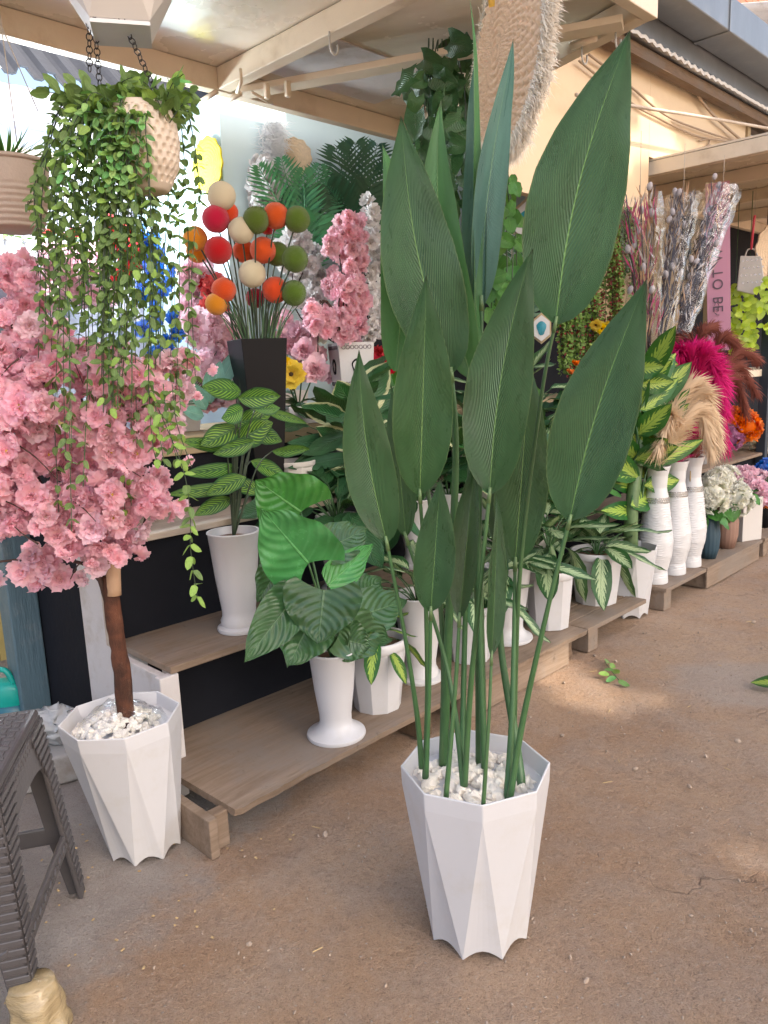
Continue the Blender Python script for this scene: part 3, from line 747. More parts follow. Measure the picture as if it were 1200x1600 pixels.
def radial_leaves(parent, key, c, n, rng, L=(.2, .3), stem=(.08, .25), elev=(10, 75), az=(0, 360), mt='stem', tilt=0, stems=True, faceup=True):
    for i in range(n):
        a = math.radians(az[0] + (az[1] - az[0]) * ((i + rng.random() * .7) / n)); e = math.radians(rng.uniform(*elev))
        hd = V((math.cos(a), math.sin(a), 0)); d = hd * math.cos(e) + Z * math.sin(e)
        sl = rng.uniform(*stem); p = c + d * sl
        e2 = e - math.radians(rng.uniform(10, 45)); d2 = hd * math.cos(e2) + Z * math.sin(e2)
        nrm = Z * math.cos(e2) - hd * math.sin(e2)
        nrm = nrm + V((rng.uniform(-.4, .4), rng.uniform(-.4, .4), 0))
        inst('leaf', rng.choice(LM[key]), parent, frame(d2, nrm, p, rng.uniform(*L)))
        if stems: MB().tube([c - Z * .02, c + d * sl * .55 + Z * .01, p + d2 * .015], [.004, .003, .002], 5, smooth=3).build('petiole', M[mt], parent)

def facet_pot(parent, c, R, h, R2, rot=0, mt='white_plastic', fill=None, lean=V((0, 0, 0)), fz=.86):
    """octagonal pot: eight rim corners fold down to eight foot points, feet arched between"""
    mb = MB(); n = 8; band = .045 * h / .46
    def pt(r, a, z): return c + V((r * math.cos(a), r * math.sin(a), z)) + lean * (z / h)
    vs = []
    A = [rot + 2 * PI * i / n for i in range(n)]
    for a in A: vs.append(pt(R, a, h))
    for a in A: vs.append(pt(R * .99, a, h - band))
    B = [a + PI / n for a in A]
    nb = 7; arcs = []
    for i in range(n):                       # arch between foot i-1 and foot i lies below rim corner i
        p, q = pt(R2, B[i - 1], 0), pt(R2, B[i], 0); row = []
        for k in range(nb):
            f = k / (nb - 1); x = p.lerp(q, f); x = x + Z * (.052 * h * math.sin(PI * f)); row.append(len(vs)); vs.append(x)
        arcs.append(row)
    fs = []
    for i in range(n):
        j = (i + 1) % n
        fs.append((i, 8 + i, 8 + j, j))
        for k in range(nb - 1): fs.append((8 + i, arcs[i][k], arcs[i][k + 1]))
        fs.append((8 + i, arcs[i][-1], 8 + j))
    # rim and inner wall
    b0 = len(vs)
    for a in A: vs.append(pt(R - .006, a, h))
    for a in A: vs.append(pt(R - .012 - (R - R2) * (1 - fz + .02), a, h * (fz - .05)))
    for i in range(n):
        j = (i + 1) % n
        fs += [(i, j, b0 + j, b0 + i), (b0 + i, b0 + j, b0 + 8 + j, b0 + 8 + i)]
    fs.append(tuple(b0 + 8 + i for i in range(n)))
    mb.add(vs, fs); o = mb.build('pot', M[mt], parent, smooth=False); bevel(o, .004, 3)
    return o
PEB = []
for i in range(7):
    mb = MB(); bmv = []
    import bmesh
    bm = bmesh.new(); bmesh.ops.create_icosphere(bm, subdivisions=2, radius=1)
    for v_ in bm.verts:
        v_.co *= 1 + .55 * mnoise.noise(v_.co * 1.4 + V((i * 7.3, 0, 0))); v_.co.x *= 1.25; v_.co.z *= .8
    me = bpy.data.meshes.new('pebble'); bm.to_mesh(me); bm.free(); me.materials.append(M['pebble']); PEB.append(me)
def pebbles(parent, c, R, n, z, rng, r=(.009, .016), dome=.01):
    for i in range(n):
        a = rng.random() * 2 * PI; q = R * math.sqrt(rng.random())
        mm = Matrix.Rotation(rng.random() * 6, 4, V((rng.random() - .5, rng.random() - .5, rng.random()))) @ Matrix.Scale(rng.uniform(*r), 4)
        mm.translation = c + V((q * math.cos(a), q * math.sin(a), z + rng.uniform(-.006, .006) + dome * (1 - (q / R) ** 2)))
        inst('pebble', rng.choice(PEB), parent, mm)
def disc(parent, c, R, mt, name='soil', n=28, dome=.01):
    mb = MB(); vs = [c + Z * dome]
    for k in (0.5, 1):
        for i in range(n):
            a = 2 * PI * i / n; vs.append(c + V((R * k * math.cos(a), R * k * math.sin(a), (dome * .7 if k < 1 else 0) + .006 * mnoise.noise(V((a * 2, k * 3, c.x))))))
    fs = [(0, 1 + i, 1 + (i + 1) % n) for i in range(n)] + [(1 + i, 1 + n + i, 1 + n + (i + 1) % n, 1 + (i + 1) % n) for i in range(n)]
    mb.add(vs, fs); return mb.build(name, M[mt], parent)

# ------------------------------------------------------------------ hero plant
def hero_plant():
    c = V((.197, 1.722, 0))
    r = root('potted_plant', 'tall artificial plant with long paddle leaves in white faceted pot on the alley floor', 'potted plant', c)
    R, h = .182, .446
    facet_pot(r, c, R, h, .124, rot=math.radians(-92), fz=.95)
    rng = random.Random(3)
    disc(r, c + Z * .388, R * .86, 'pebble', 'pebble_bed')
    pebbles(r, c, R * .775, 190, .398, rng, (.010, .0185), .014)
    Y = 1.70
    L = [  # base px, tip px, width px, base Y, tip Y, material, twist, extra
        ((868, 505), (984, 48), 150, 1.66, 1.62, 'hero_leaf', .25, dict(bend=-.02, fold=.10, sway=-.045)),
        ((890, 812), (1010, 436), 126, 1.58, 1.55, 'hero_leaf', .2, dict(bend=-.02, fold=.12, sway=-.03)),
        ((765, 770), (829, 384), 106, 1.60, 1.58, 'hero_leaf', -.3, dict(bend=.02, fold=.12, sway=-.035)),
        ((656, 772), (667, 428), 96, 1.62, 1.60, 'hero_leaf', .15, dict(bend=.01, fold=.14)),
        ((673, 955), (688, 748), 66, 1.60, 1.60, 'hero_leaf', .1, dict(bend=.0, fold=.12)),
        ((604, 846), (558, 548), 80, 1.62, 1.58, 'hero_leaf', -.25, dict(bend=.02, fold=.1, sway=-.03)),
        ((704, 582), (627, 176), 122, 1.72, 1.70, 'hero_leaf', .1, dict(bend=.02, fold=.12, sway=-.04)),
        ((618, 580), (600, 222), 72, 1.78, 1.79, 'hero_pale', .5, dict(bend=.0, fold=.1, sway=.06)),
        ((737, 592), (680, 152), 80, 1.765, 1.78, 'hero_pale', -.4, dict(bend=.03, fold=.2, sway=-.06)),
        ((740, 590), (735, 95), 40, 1.83, 1.84, 'hero_blue', -.7, dict(bend=.0, fold=.4, sway=.025)),
        ((744, 600), (741, -20), 14, 1.775, 1.785, 'hero_pale', .9, dict(bend=.0, fold=.5)),
        ((750, 480), (807, 56), 50, 1.79, 1.81, 'hero_blue', .6, dict(bend=.0, fold=.25, sway=-.035)),
        ((805, 878), (829, 560), 84, 1.74, 1.76, 'hero_leaf', .2, dict(bend=.0, fold=.1)),
        ((768, 1025), (784, 772), 30, 1.60, 1.62, 'hero_leaf', .95, dict(bend=.02, fold=.2)),
        ((718, 965), (744, 700), 44, 1.64, 1.66, 'hero_leaf', -.7, dict(bend=.0, fold=.2)),
        ((634, 838), (612, 600), 46, 1.74, 1.76, 'hero_leaf', .3, dict(bend=.0, fold=.1)),
        ((786, 860), (800, 640), 60, 1.80, 1.82, 'hero_leaf', .3, dict(bend=.0, fold=.1)),
    ]
    for b, t, wp, yb, yt, mt, tw, k in L:
        o = pleaf(r, M[mt], b, t, wp, yb, yt, 'lance', tw, nv=36, nu=6, tipcurl=.06, ripple=.035, **k)
    def st(pts, wpx=12):
        q = [P(x, y, yy) for x, y, yy in pts]
        k = depth(q[0]) / FPX * wpx / 2 * .8
        mb = MB().tube(q, [k * .55, k * .7, k * .95, k * 1.1][:max(2, len(pts))], 9, smooth=8); so = mb.build('stem', M['stem'], r)
        # pale joint under the blade
        d = (q[1] - q[0]).normalized()
        MB().tube([q[0] - d * .012, q[0] + d * .022], [k * .5, k * .72], 9).build('leaf_joint', M['cut_stem'], so)
    st([(868, 503, 1.66), (845, 625, 1.68), (812, 900, 1.72), (803, 1160, 1.76), (800, 1225, 1.77)])
    st([(890, 812, 1.58), (856, 950, 1.60), (818, 1120, 1.63), (796, 1252, 1.62)], 14)
    st([(765, 770, 1.60), (752, 900, 1.62), (735, 1080, 1.66), (726, 1228, 1.66)], 13)
    st([(656, 772, 1.62), (664, 900, 1.66), (668, 1080, 1.69), (664, 1216, 1.68)])
    st([(673, 955, 1.60), (671, 1060, 1.63), (666, 1214, 1.65)])
    st([(604, 846, 1.62), (632, 990, 1.65), (652, 1120, 1.67), (659, 1200, 1.67)])
    st([(704, 582, 1.72), (712, 720, 1.74), (700, 1000, 1.77), (693, 1198, 1.78)], 20)
    st([(718, 965, 1.64), (711, 1080, 1.63), (697, 1245, 1.60)])
    st([(737, 592, 1.80), (734, 720, 1.80), (726, 1000, 1.80), (722, 1190, 1.74)])
    st([(743, 590, 1.86), (745, 800, 1.84), (750, 1020, 1.81), (752, 1204, 1.76)], 22)
    st([(768, 1025, 1.60), (764, 1120, 1.58), (755, 1260, 1.56)], 10)
    st([(805, 878, 1.74), (803, 1000, 1.72), (800, 1120, 1.68), (792, 1248, 1.63)], 13)
    st([(752, 470, 1.78), (751, 700, 1.80), (748, 900, 1.80), (757, 1200, 1.73)], 14)
    st([(634, 838, 1.74), (690, 1010, 1.74), (712, 1120, 1.70), (724, 1228, 1.66)])
    st([(786, 860, 1.80), (782, 1000, 1.79), (803, 1140, 1.74), (815, 1228, 1.68)], 18)
    st([(632, 566, 1.80), (668, 760, 1.80), (692, 1000, 1.79), (690, 1196, 1.77)], 12)
hero_plant()

# ------------------------------------------------------------------ flowers
def flower_mesh(name, mt, layers=3, per=6, r=1.0, seed=0, cup=.5, ruffle=.25, center=None):
    mb = MB(); rng = random.Random(seed)
    for l in range(layers):
        rad = r * (1 - .24 * l); el = math.radians(8 + 26 * l)
        for k in range(per):
            a = 2 * PI * (k + .5 * (l % 2)) / per + rng.uniform(-.2, .2); e = el + rng.uniform(-.25, .3)
            hd = V((math.cos(a), math.sin(a), 0)); d = hd * math.cos(e) + Z * math.sin(e); nr = Z * math.cos(e) - hd * math.sin(e)
            wd = d.cross(nr); vs = []; uv = []; nv, nu = 4, 2; Wd = rad * 1.05
            for i in range(nv + 1):
                v = i / nv; pw = Wd * .5 * float(np.interp(v, [0, .3, .7, .9, 1], [.2, .65, 1, .9, .55]))
                for j in range(-nu, nu + 1):
                    x = j / nu
                    z = cup * rad * v * v * .5 + ruffle * rad * math.sin(j * 2.3 + k * 1.7 + seed) * v * v * .5
                    y = v * rad + (rng.uniform(-.16, .12) * rad if i == nv else 0)
                    vs.append(d * y + wd * (x * pw) + nr * z); uv.append((.5 + x / 2, v))
            n = 2 * nu + 1
            mb.add(vs, [(i * n + j, i * n + j + 1, (i + 1) * n + j + 1, (i + 1) * n + j) for i in range(nv) for j in range(n - 1)], uv, 0)
    if center:
        mb.lathe([(.001, .22 * r), (.12 * r, .2 * r), (.2 * r, .08 * r), (.22 * r, -.05 * r)], 10, mi=1)
        return mb.mesh(name, [mt, center])
    return mb.mesh(name, mt)
FM = {}
for key, mt in (('pink', 'pink_petal'), ('pale', 'pale_pink'), ('white', 'white_petal'), ('rose', 'rose_petal'), ('red', 'red_petal'), ('blue', 'blue_petal'), ('orange', 'orange_petal'), ('purple', 'purple_petal'), ('cream', 'cream_petal')):
    FM[key] = [flower_mesh('blossom', M[mt], 3, 6, 1, i, .5, .35) for i in range(3)]
FM['pink'] = [flower_mesh('blossom', M['pink_petal'], 3, 7, 1, i, .25, .45, M['yellow_center'] if i == 0 else None) for i in range(4)]
FM['pale'] = [flower_mesh('blossom', M['pale_pink'], 3, 7, 1, i, .25, .45) for i in range(3)]
FM['sunflower'] = [flower_mesh('sunflower', M['yellow_petal'], 2, 14, 1, 5, .1, .1, M['brown_center'])]
for me in FM['sunflower']: pass
FM['peony'] = [flower_mesh('peony', M['rose_petal'], 4, 7, 1, i, .9, .3) for i in range(2)]

def inpoly(x, y, poly):
    c = False; n = len(poly)
    for i in range(n):
        x1, y1 = poly[i]; x2, y2 = poly[i - 1]
        if (y1 > y) != (y2 > y) and x < (x2 - x1) * (y - y1) / (y2 - y1) + x1: c = not c
    return c

def blossom_tree():
    c = G(228, 1330) + V((0, .03, 0)); c = V((-.765, 2.12, 0))
    r = root('blossom_tree', 'pink artificial cherry blossom tree in white faceted pot left of the steps', 'tree', c)
    lean = V((-.035, .0, 0))
    facet_pot(r, c, .172, .43, .105, rot=math.radians(-68), lean=lean, fz=.96)
    disc(r, c + lean * .8 + Z * .36, .15, 'soil')
    ct = c + lean
    a = [P(196, 1112, 2.13) - Z * .06, P(190, 1050, 2.13), P(180, 980, 2.14), P(168, 900, 2.16)]
    mb = MB(); pts = spline(a, 6)
    mb.tube(pts, [.026, .025, .024, .023, .022], 14)
    vs = mb.v
    for i, v_ in enumerate(vs):
        q = V(v_); k = .005 * mnoise.noise(q * 38) + .004 * mnoise.noise(V((q.x * 60, q.y * 60, q.z * 9)))
        d = q - min(pts, key=lambda p: (p - q).length); d.z = 0
        mb.v[i] = tuple(q + d.normalized() * k) if d.length > 1e-6 else v_
    mb.build('trunk', M['bark'], r)
    top = P(168, 905, 2.16)
    MB().tube([P(178, 930, 2.145), P(177, 880, 2.15), P(180, 840, 2.15)], [.021, .02, .017], 12, smooth=3).build('trunk', M['peeled'], r)
    poly = [(-90, 430), (45, 412), (62, 470), (120, 560), (210, 560), (250, 540), (300, 560), (298, 600), (280, 640), (262, 690), (250, 790), (205, 850), (192, 905), (150, 890), (95, 850), (60, 800), (10, 835), (-90, 800)]
    rng = random.Random(21); k = 0; tries = 0; placed = []
    while k < 285 and tries < 9000:
        tries += 1
        x, y = rng.uniform(-90, 325), rng.uniform(410, 905)
        if not inpoly(x, y, poly): continue
        # crown is a rounded volume: deeper reach in its middle
        e = 1 - (((x - 90) / 240) ** 2 + ((y - 650) / 260) ** 2)
        dpt = .05 + .24 * max(.1, e) ** .5
        Y = 2.17 + dpt * rng.choice((-1, -1, -.8, -.6, -.3, 0, .4, .8)) + rng.uniform(-.03, .03)
        p = P(x, y, Y)
        if any((p - q).length < .033 for q in placed): continue
        placed.append(p)
        out = (p - P(90, 640, 2.25)).normalized() * .8 + (CAM - p).normalized() * .5 + V((rng.uniform(-.6, .6), rng.uniform(-.6, .6), rng.uniform(-.4, .6)))
        key = 'pale' if (x > 235 and y < 680 and rng.random() < .8) or rng.random() < .12 else 'pink'
        inst('blossom', rng.choice(FM[key]), r, frame(out.orthogonal(), out, p, rng.uniform(.027, .044))); k += 1
    fill = MB(); FV = [(np.array([v_.co for v_ in me.vertices]), [tuple(f.vertices) for f in me.polygons]) for me in FM['pink'][1:]]
    for q in placed:
        for _ in range(3):
            out = V((rng.gauss(0, 1), rng.gauss(0, 1) - .6, rng.gauss(0, 1))); mm = frame(out.orthogonal(), out, q + V((rng.gauss(0, .03), rng.gauss(.02, .03), rng.gauss(0, .03))), rng.uniform(.018, .032)); vv, ff = rng.choice(FV)
            fill.add([mm @ V(x) for x in vv], ff, [(.5, .3 + .7 * min(1, float(np.linalg.norm(x)))) for x in vv])
    o = fill.build('blossom_filling', M['pink_petal'], r); o['kind'] = 'stuff'
    for (x, y) in ((35, 893), (52, 870), (80, 872), (95, 905), (60, 905), (75, 890), (130, 903), (-2, 905), (0, 820)):
        p = P(x, y, 2.1 + rng.uniform(-.03, .03)); out = V((rng.uniform(-.5, .5), -1, rng.uniform(-.3, .5)))
        inst('blossom', rng.choice(FM['pale' if x > 120 or x < 10 else 'pink']), r, frame(out.orthogonal(), out, p, .028 if x > 120 or x < 0 else .042))
    def br(pts, r0=.005):
        MB().tube(pts, [r0, r0 * .6, r0 * .35], 6, smooth=5).build('branch', M['twig'], r)
    br([P(165, 935, 2.15), P(140, 885, 2.12), P(60, 873, 2.1), (P(-20, 880, 2.05))], .008)
    br([P(160, 915, 2.15), P(128, 880, 2.10), P(110, 905, 2.08)], .004)
    for (x, y) in ((10, 480), (60, 560), (120, 600), (200, 620), (280, 590), (230, 700), (90, 700), (20, 660), (150, 520), (240, 760), (40, 780), (-50, 700), (-40, 520)):
        br([top, P((x + 168) / 2 + rng.uniform(-20, 20), (y + 905) / 2, 2.2), P(x, y, 2.17 + rng.uniform(-.12, .12))], .009)
    for (x, y, dx, dy) in ((20, 690, 70, 60), (60, 850, -50, -40), (170, 720, 50, 25), (100, 540, 30, 60), (0, 780, 40, 20), (30, 560, -30, 30), (110, 780, 40, 35), (80, 640, -70, -25)):
        q = P(x, y, 1.93); br([q, P(x + dx * .5, y + dy * .4, 1.92), P(x + dx, y + dy, 1.93)], .0028)
    return ct
CT = blossom_tree()
def pebble_bag():
    c = CT + Z * .38
    r = root('pebble_bag', 'clear plastic bag of white pebbles inside the pot of the pink blossom tree', 'bag', c)
    rng = random.Random(5)
    pebbles(r, c - V((.01, .01, 0)), .118, 230, .012, rng, (.006, .012), .035)
    mb = MB(); n = 36; rows = 9; vs = []; fs = []
    for i in range(rows):
        f = i / (rows - 1)
        for j in range(n):
            a = 2 * PI * j / n; rad = .135 * f; zz = .062 * (1 - f ** 2) + .018
            q = V((rad * math.cos(a), rad * math.sin(a), zz))
            q.z += .022 * mnoise.noise(q * 30) + .012 * mnoise.noise(q * 80) - .012 * (f == 1)
            vs.append(c + q)
    fs = [(i * n + j, i * n + (j + 1) % n, (i + 1) * n + (j + 1) % n, (i + 1) * n + j) for i in range(rows - 1) for j in range(n)]
    mb.add(vs, fs); mb.build('plastic_film', M['clear_film'], r)
pebble_bag()

# ------------------------------------------------------------------ stool
def stool():
    zt = .575
    br_, fr_, fl_, bl_ = V((-.912, 1.865, zt)), V((-.83, 1.475, zt)), V((-1.20, 1.37, zt)), V((-1.285, 1.76, zt))
    cen = (br_ + fr_ + fl_ + bl_) / 4
    r = root('stool', 'dark brown rattan pattern plastic stool at the left edge', 'stool', V((cen.x, cen.y, 0)))
    def foot(p, k=.07):
        if p is fr_: k = .035
        d = p - cen; d.z = 0; return V((p.x, p.y, 0)) + d.normalized() * k
    cs = [br_, fr_, fl_, bl_]
    # seat slab
    mb = MB(); vs = [p + Z * 0 for p in cs] + [p - Z * .025 for p in cs]
    mb.add(vs, [(3, 2, 1, 0), (4, 5, 6, 7), (0, 1, 5, 4), (1, 2, 6, 5), (2, 3, 7, 6), (3, 0, 4, 7)]); o = mb.build('seat', M['stool'], r, smooth=False); bevel(o, .012, 3)
    # woven relief on the seat
    mb = MB(); ex = (fr_ - br_); ey = (bl_ - br_); k = 0
    nx, ny = 15, 15
    for i in range(nx):
        for j in range(ny):
            p = br_ + ex * ((i + .5) / nx * .92 + .04) + ey * ((j + .5) / ny * .92 + .04)
            a, b = (ex.normalized(), ey.normalized()) if (i + j) % 2 else (ey.normalized(), ex.normalized())
            mb.box(p + Z * .0002, a, b, Z, .022, .012, .005)
    o = mb.build('weave', M['stool'], r, smooth=False); o['kind'] = 'stuff'; bevel(o, .0015, 1)
    # legs: angle-section, tapering
    for p in cs:
        f = foot(p); d = p - cen; d.z = 0; d.normalize(); e1 = V((0, 0, 0)); idx = cs.index(p)
        a = (cs[(idx + 1) % 4] - p).normalized(); b = (cs[(idx - 1) % 4] - p).normalized()
        mb = MB()
        for (ax, nn) in ((a, b), (b, a)):
            vs = []
            for q, wd in ((p - Z * .02, .14), (p.lerp(f, .28), .068), (p.lerp(f, .7), .058), (f, .042)):
                vs += [q, q + ax * wd, q + ax * wd + nn * .012, q + nn * .012]
            fs = [(0, 3, 2, 1), (12, 13, 14, 15)]
            for i in range(3):
                for j in range(4): fs.append((i * 4 + j, i * 4 + (j + 1) % 4, i * 4 + 4 + (j + 1) % 4, i * 4 + 4 + j))
            mb.add(vs, fs)
        o = mb.build('leg', M['stool'], r, smooth=False); bevel(o, .004, 2)
        # rattan ribs moulded on the leg faces
        mb = MB(); L = (f - p).length; n = 24
        for i in range(n):
            q = p.lerp(f, .06 + .9 * i / n); wd = float(np.interp(i / n, [0, .28, .7, 1], [.13, .067, .056, .042]))
            mb.box(q + a * (wd * .5) - b * .0015, a, (f - p).normalized(), b, wd * .96, .015, .0045)
            mb.box(q + b * (wd * .5) - a * .0015, b, (f - p).normalized(), a, wd * .96, .015, .0045)
        o = mb.build('weave', M['stool'], r, smooth=False); o['kind'] = 'stuff'; bevel(o, .002, 1)
    for i in range(4):
        p, q = cs[i], cs[(i + 1) % 4]; fp, fq = foot(p), foot(q); d = (q - p).normalized(); nn = d.cross(Z); nn = nn if nn.dot(cen - p) > 0 else -nn
        # apron, deeper at the corners
        mb = MB(); m_ = 16; vs = []
        for j in range(m_ + 1):
            f = j / m_; top = p.lerp(q, f) - Z * .022; dp = .095 + .08 * abs(2 * f - 1) ** 3
            out = (fp.lerp(fq, f) - p.lerp(q, f)); out.z = 0
            for w_ in (0, .012): vs += [top + nn * w_, top - Z * dp + nn * w_ + out * (dp / zt)]
        fs = []
        for j in range(m_):
            b = j * 4; fs += [(b, b + 1, b + 5, b + 4), (b + 2, b + 6, b + 7, b + 3), (b, b + 4, b + 6, b + 2), (b + 1, b + 3, b + 7, b + 5)]
        mb.add(vs, fs); mb.build('apron', M['stool'], r, smooth=False)
        mb = MB()
        for row in range(3):
            for j in range(17):
                f = .03 + .94 * (j + .5 * (row % 2)) / 17
                if row and .2 < f < .8 and row > 2: continue
                c_ = p.lerp(q, f) - Z * (.034 + row * .021) - nn * .001
                mb.box(c_, (d * .9 + Z * (.35 if row % 2 else -.35)).normalized(), nn.cross(d), nn, .019, .013, .0045)
        o = mb.build('weave', M['stool'], r, smooth=False); o['kind'] = 'stuff'; bevel(o, .002, 1)
        a, b = p.lerp(fp, .66), q.lerp(fq, .66)
        mb = MB(); mb.box((a + b) / 2 + nn * .006, (b - a).normalized(), nn, Z, (b - a).length - .03, .012, .05); o = mb.build('stretcher', M['stool'], r, smooth=False); bevel(o, .004, 2)
        mb = MB()
        for j in range(16):
            c_ = a.lerp(b, .1 + .8 * j / 15) - nn * .001
            mb.box(c_, (d + Z * (.5 if j % 2 else -.5)).normalized(), Z, nn, .02, .016, .006)
        o = mb.build('weave', M['stool'], r, smooth=False); o['kind'] = 'stuff'; bevel(o, .002, 1)
    # foot of the front right leg bound in yellowed tape
    f = foot(fr_); p = fr_; d = (p - f).normalized(); mb = MB(); pts = [f + d * t for t in (0.0, .02, .04, .06, .08, .10, .12)]
    pts = spline(pts, 5); mb.tube(pts, [.064, .068, .060, .056, .054, .050, .044], 40)
    for i, v_ in enumerate(mb.v):
        q = V(v_); mb.v[i] = tuple(q + V((mnoise.noise(q * 30), mnoise.noise(q * 30 + V((5, 0, 0))), mnoise.noise(q * 40) * .5)) * .009 + V((mnoise.noise(q * 14), mnoise.noise(q * 14 + V((3, 1, 0))), 0)) * .014)
    mb.build('tape_wrap', M['tape'], r)
stool()

# ------------------------------------------------------------------ hanging planters
def chain(parent, a, b, n, name='chain', rad=.0075, thick=.0013, mt='chain'):
    mb = MB(); d = (b - a); L = d.length / n; d.normalize(); x = d.orthogonal().normalized(); y = d.cross(x)
    for i in range(n):
        c = a + d * (L * (i + .5)); s_ = x if i % 2 else y
        pts = [c + d * (L * .62 * math.cos(t)) + s_ * (rad * math.sin(t)) for t in np.linspace(0, 2 * PI, 11)]
        mb.tube(pts, thick, 5, cap=False)
    return mb.build(name, M[mt], parent)
def hanging_basket():
    Y = 1.92; c = P(226, 235, Y)
    k = depth(c) / FPX
    r = root('hanging_basket', 'dimpled beige hanging pot overflowing with trailing green vines on dark chains', 'hanging planter', c - Z * .10)
    # pot with rows of pressed dimples
    mb = MB(); n = 216; rows = 96; vs = []; R = 55 * k; h = 126 * k
    for i in range(rows + 1):
        f = i / rows; rad = R * float(np.interp(f, [0, .02, .08, .3, .6, .85, 1], [.5, .58, .68, .93, 1, .93, .8]))
        for j in range(n):
            a = 2 * PI * j / n; row = math.floor(f * 12)
            q = max(0, math.cos((a * 22 + PI * (row % 2)) )) * max(0, math.sin(PI * (f * 12 - row)))
            dm = -.0065 * q ** .7 if .1 < f < .93 else 0
            vs.append(c + V(((rad + dm) * math.cos(a), (rad + dm) * math.sin(a), (f - .5) * h)))
    fs = [(i * n + j, i * n + (j + 1) % n, (i + 1) * n + (j + 1) % n, (i + 1) * n + j) for i in range(rows) for j in range(n)]
    fs.append(tuple(range(n - 1, -1, -1)))
    mb.add(vs, fs); o = mb.build('pot', M['basket'], r); o.modifiers.new('thick', 'SOLIDIFY').thickness = .004
    top = c + Z * (h * .42)
    hang = S(-.15, -.06, 2.75)
    for (bx, by, tx) in ((245, 145, 176), (140, 112, 139), (156, 135, 145)):
        b = P(bx, by, Y + (.04 if bx < 200 else 0)); t_ = P(tx, 0, Y); d = (t_ - b); t2 = b + d * ((2.74 - b.z) / d.z) if d.z > 0 else t_
        chain(r, b, t2, int((t2 - b).length / .0125))
    rng = random.Random(9)
    leaves = []                              # (matrix, mesh key)
    def strand(pts, light=.15, size=(.0195, .0295), gap=.0175):
        pts = spline(pts, 8); MB().tube(pts, .0012, 4, cap=False).build('vine', M['dark_stem'] if rng.random() < .6 else M['stem'], r)
        acc = 0; f = rng.random() * 6
        for a, b in zip(pts[:-1], pts[1:]):
            acc += (b - a).length
            if acc < gap: continue
            acc = 0; d = (b - a).normalized(); f += 1.4 + rng.uniform(-.4, .4)
            for s_ in (0, PI):
                o = d.orthogonal().normalized(); o = Quaternion(d, f + s_) @ o
                yy = (o * .9 + d * rng.uniform(.0, .9) + V((0, 0, rng.uniform(-.3, .2)))).normalized(); nn = (-d + o * .4 + (CAM - a).normalized() * rng.uniform(0, 1.2) + V((rng.uniform(-.4, .4), rng.uniform(-.4, .4), rng.uniform(-.2, .4))))
                leaves.append((frame(yy, nn, a, rng.uniform(*size)), 'vine_light' if rng.random() < light else 'vine_leaf', a))
    # strands spill over the rim: start px, via px, end px
    ends = [(x + q[0], y + q[1]) for q in ((0, 0), (-9, -110)) for x, y in ((70, 545), (85, 640), (92, 800), (112, 830), (130, 760), (112, 700), (60, 560), (140, 625), (150, 640), (165, 690), (175, 650), (185, 720), (195, 815), (205, 790), (214, 700), (222, 650), (232, 690), (243, 640), (255, 600), (262, 660), (270, 690), (282, 640), (292, 590), (306, 600), (55, 440), (100, 520), (120, 560), (178, 560), (205, 560), (150, 560), (235, 560), (160, 500), (215, 480), (80, 470), (312, 330), (245, 510), (128, 480), (190, 600), (100, 590), (170, 590), (250, 570), (90, 420), (110, 400), (130, 430), (150, 440), (170, 430), (190, 460), (95, 380), (120, 370)) if not (q[0] and (x > 250 or (x + y) % 3))]
    for (x, y) in ends:
        sx = 222 + (x - 190) * .55 + rng.uniform(-14, 14); sx = min(max(sx, 118), 268)
        dY = rng.uniform(-.10, .09) if x < 215 else rng.uniform(.03, .10)
        a = P(sx, 178 + rng.uniform(-8, 12), Y + dY * .6); ov = P(sx + (x - sx) * .55, 168 + rng.uniform(-20, 25), Y + dY)
        m1 = P(x + rng.uniform(-16, 16), 290 + rng.uniform(-20, 20), Y + dY * 1.2); e = P(x, y, Y + dY)
        m2 = m1.lerp(e, .5) + V((rng.uniform(-.015, .015), 0, 0))
        strand([a, ov, m1, m2, e], .42 if x in (92, 205, 195) else .1)
    for q in range(13):
        x0_ = rng.uniform(172, 236); x1_ = x0_ + rng.uniform(-25, 12); strand([P(x0_ + 6, 176, 1.84), P(x0_, 200, 1.815), P(x1_, 340, 1.82), P(x1_ - 4, rng.uniform(470, 660), 1.83)], .12)
    strand([P(225, 200, 1.86), P(240, 420, 1.84), P(232, 560, 1.84), P(238, 690, 1.84), P(250, 730, 1.84)], .5)
    for dx in (0, 14, -16): strand([P(255 + dx, 600, 1.86), P(262 + dx, 660, 1.85), P(280 + dx * 1.4, 730, 1.85)], .3)
    strand([P(248, 640, 1.84), P(285, 730, 1.82), P(297, 800, 1.82), P(298, 860, 1.82), P(309, 938, 1.82)], .85, (.026, .034), .02)
    for i in range(34):                       # bushy top
        a = P(rng.uniform(130, 275), rng.uniform(165, 195), Y + rng.uniform(-.06, .06)); e = a + V((rng.uniform(-.11, .09), rng.uniform(-.06, .06), rng.uniform(.0, .09)))
        strand([a, a.lerp(e, .5) + Z * .02, e], .25, (.028, .042), .016)
    leaves.sort(key=lambda q: depth(q[2]))
    for mm, key, _ in leaves[:290]: inst('leaf', rng.choice(LM[key]), r, mm)
    mbs = {'vine_leaf': MB(), 'vine_light': MB()}
    for mm, key, _ in leaves[290:]:
        me = rng.choice(LM[key]); nv, nu = 5, 5
        vv = [mm @ v_.co for v_ in me.vertices]
        uvs = [(.5 + (j - 2) / 4, i / 5) for i in range(6) for j in range(5)]
        mbs[key].add(vv, [tuple(p.vertices) for p in me.polygons], uvs)
    for key, mb in mbs.items():
        if mb.v: o = mb.build('foliage', M[key], r); o['kind'] = 'stuff'
hanging_basket()

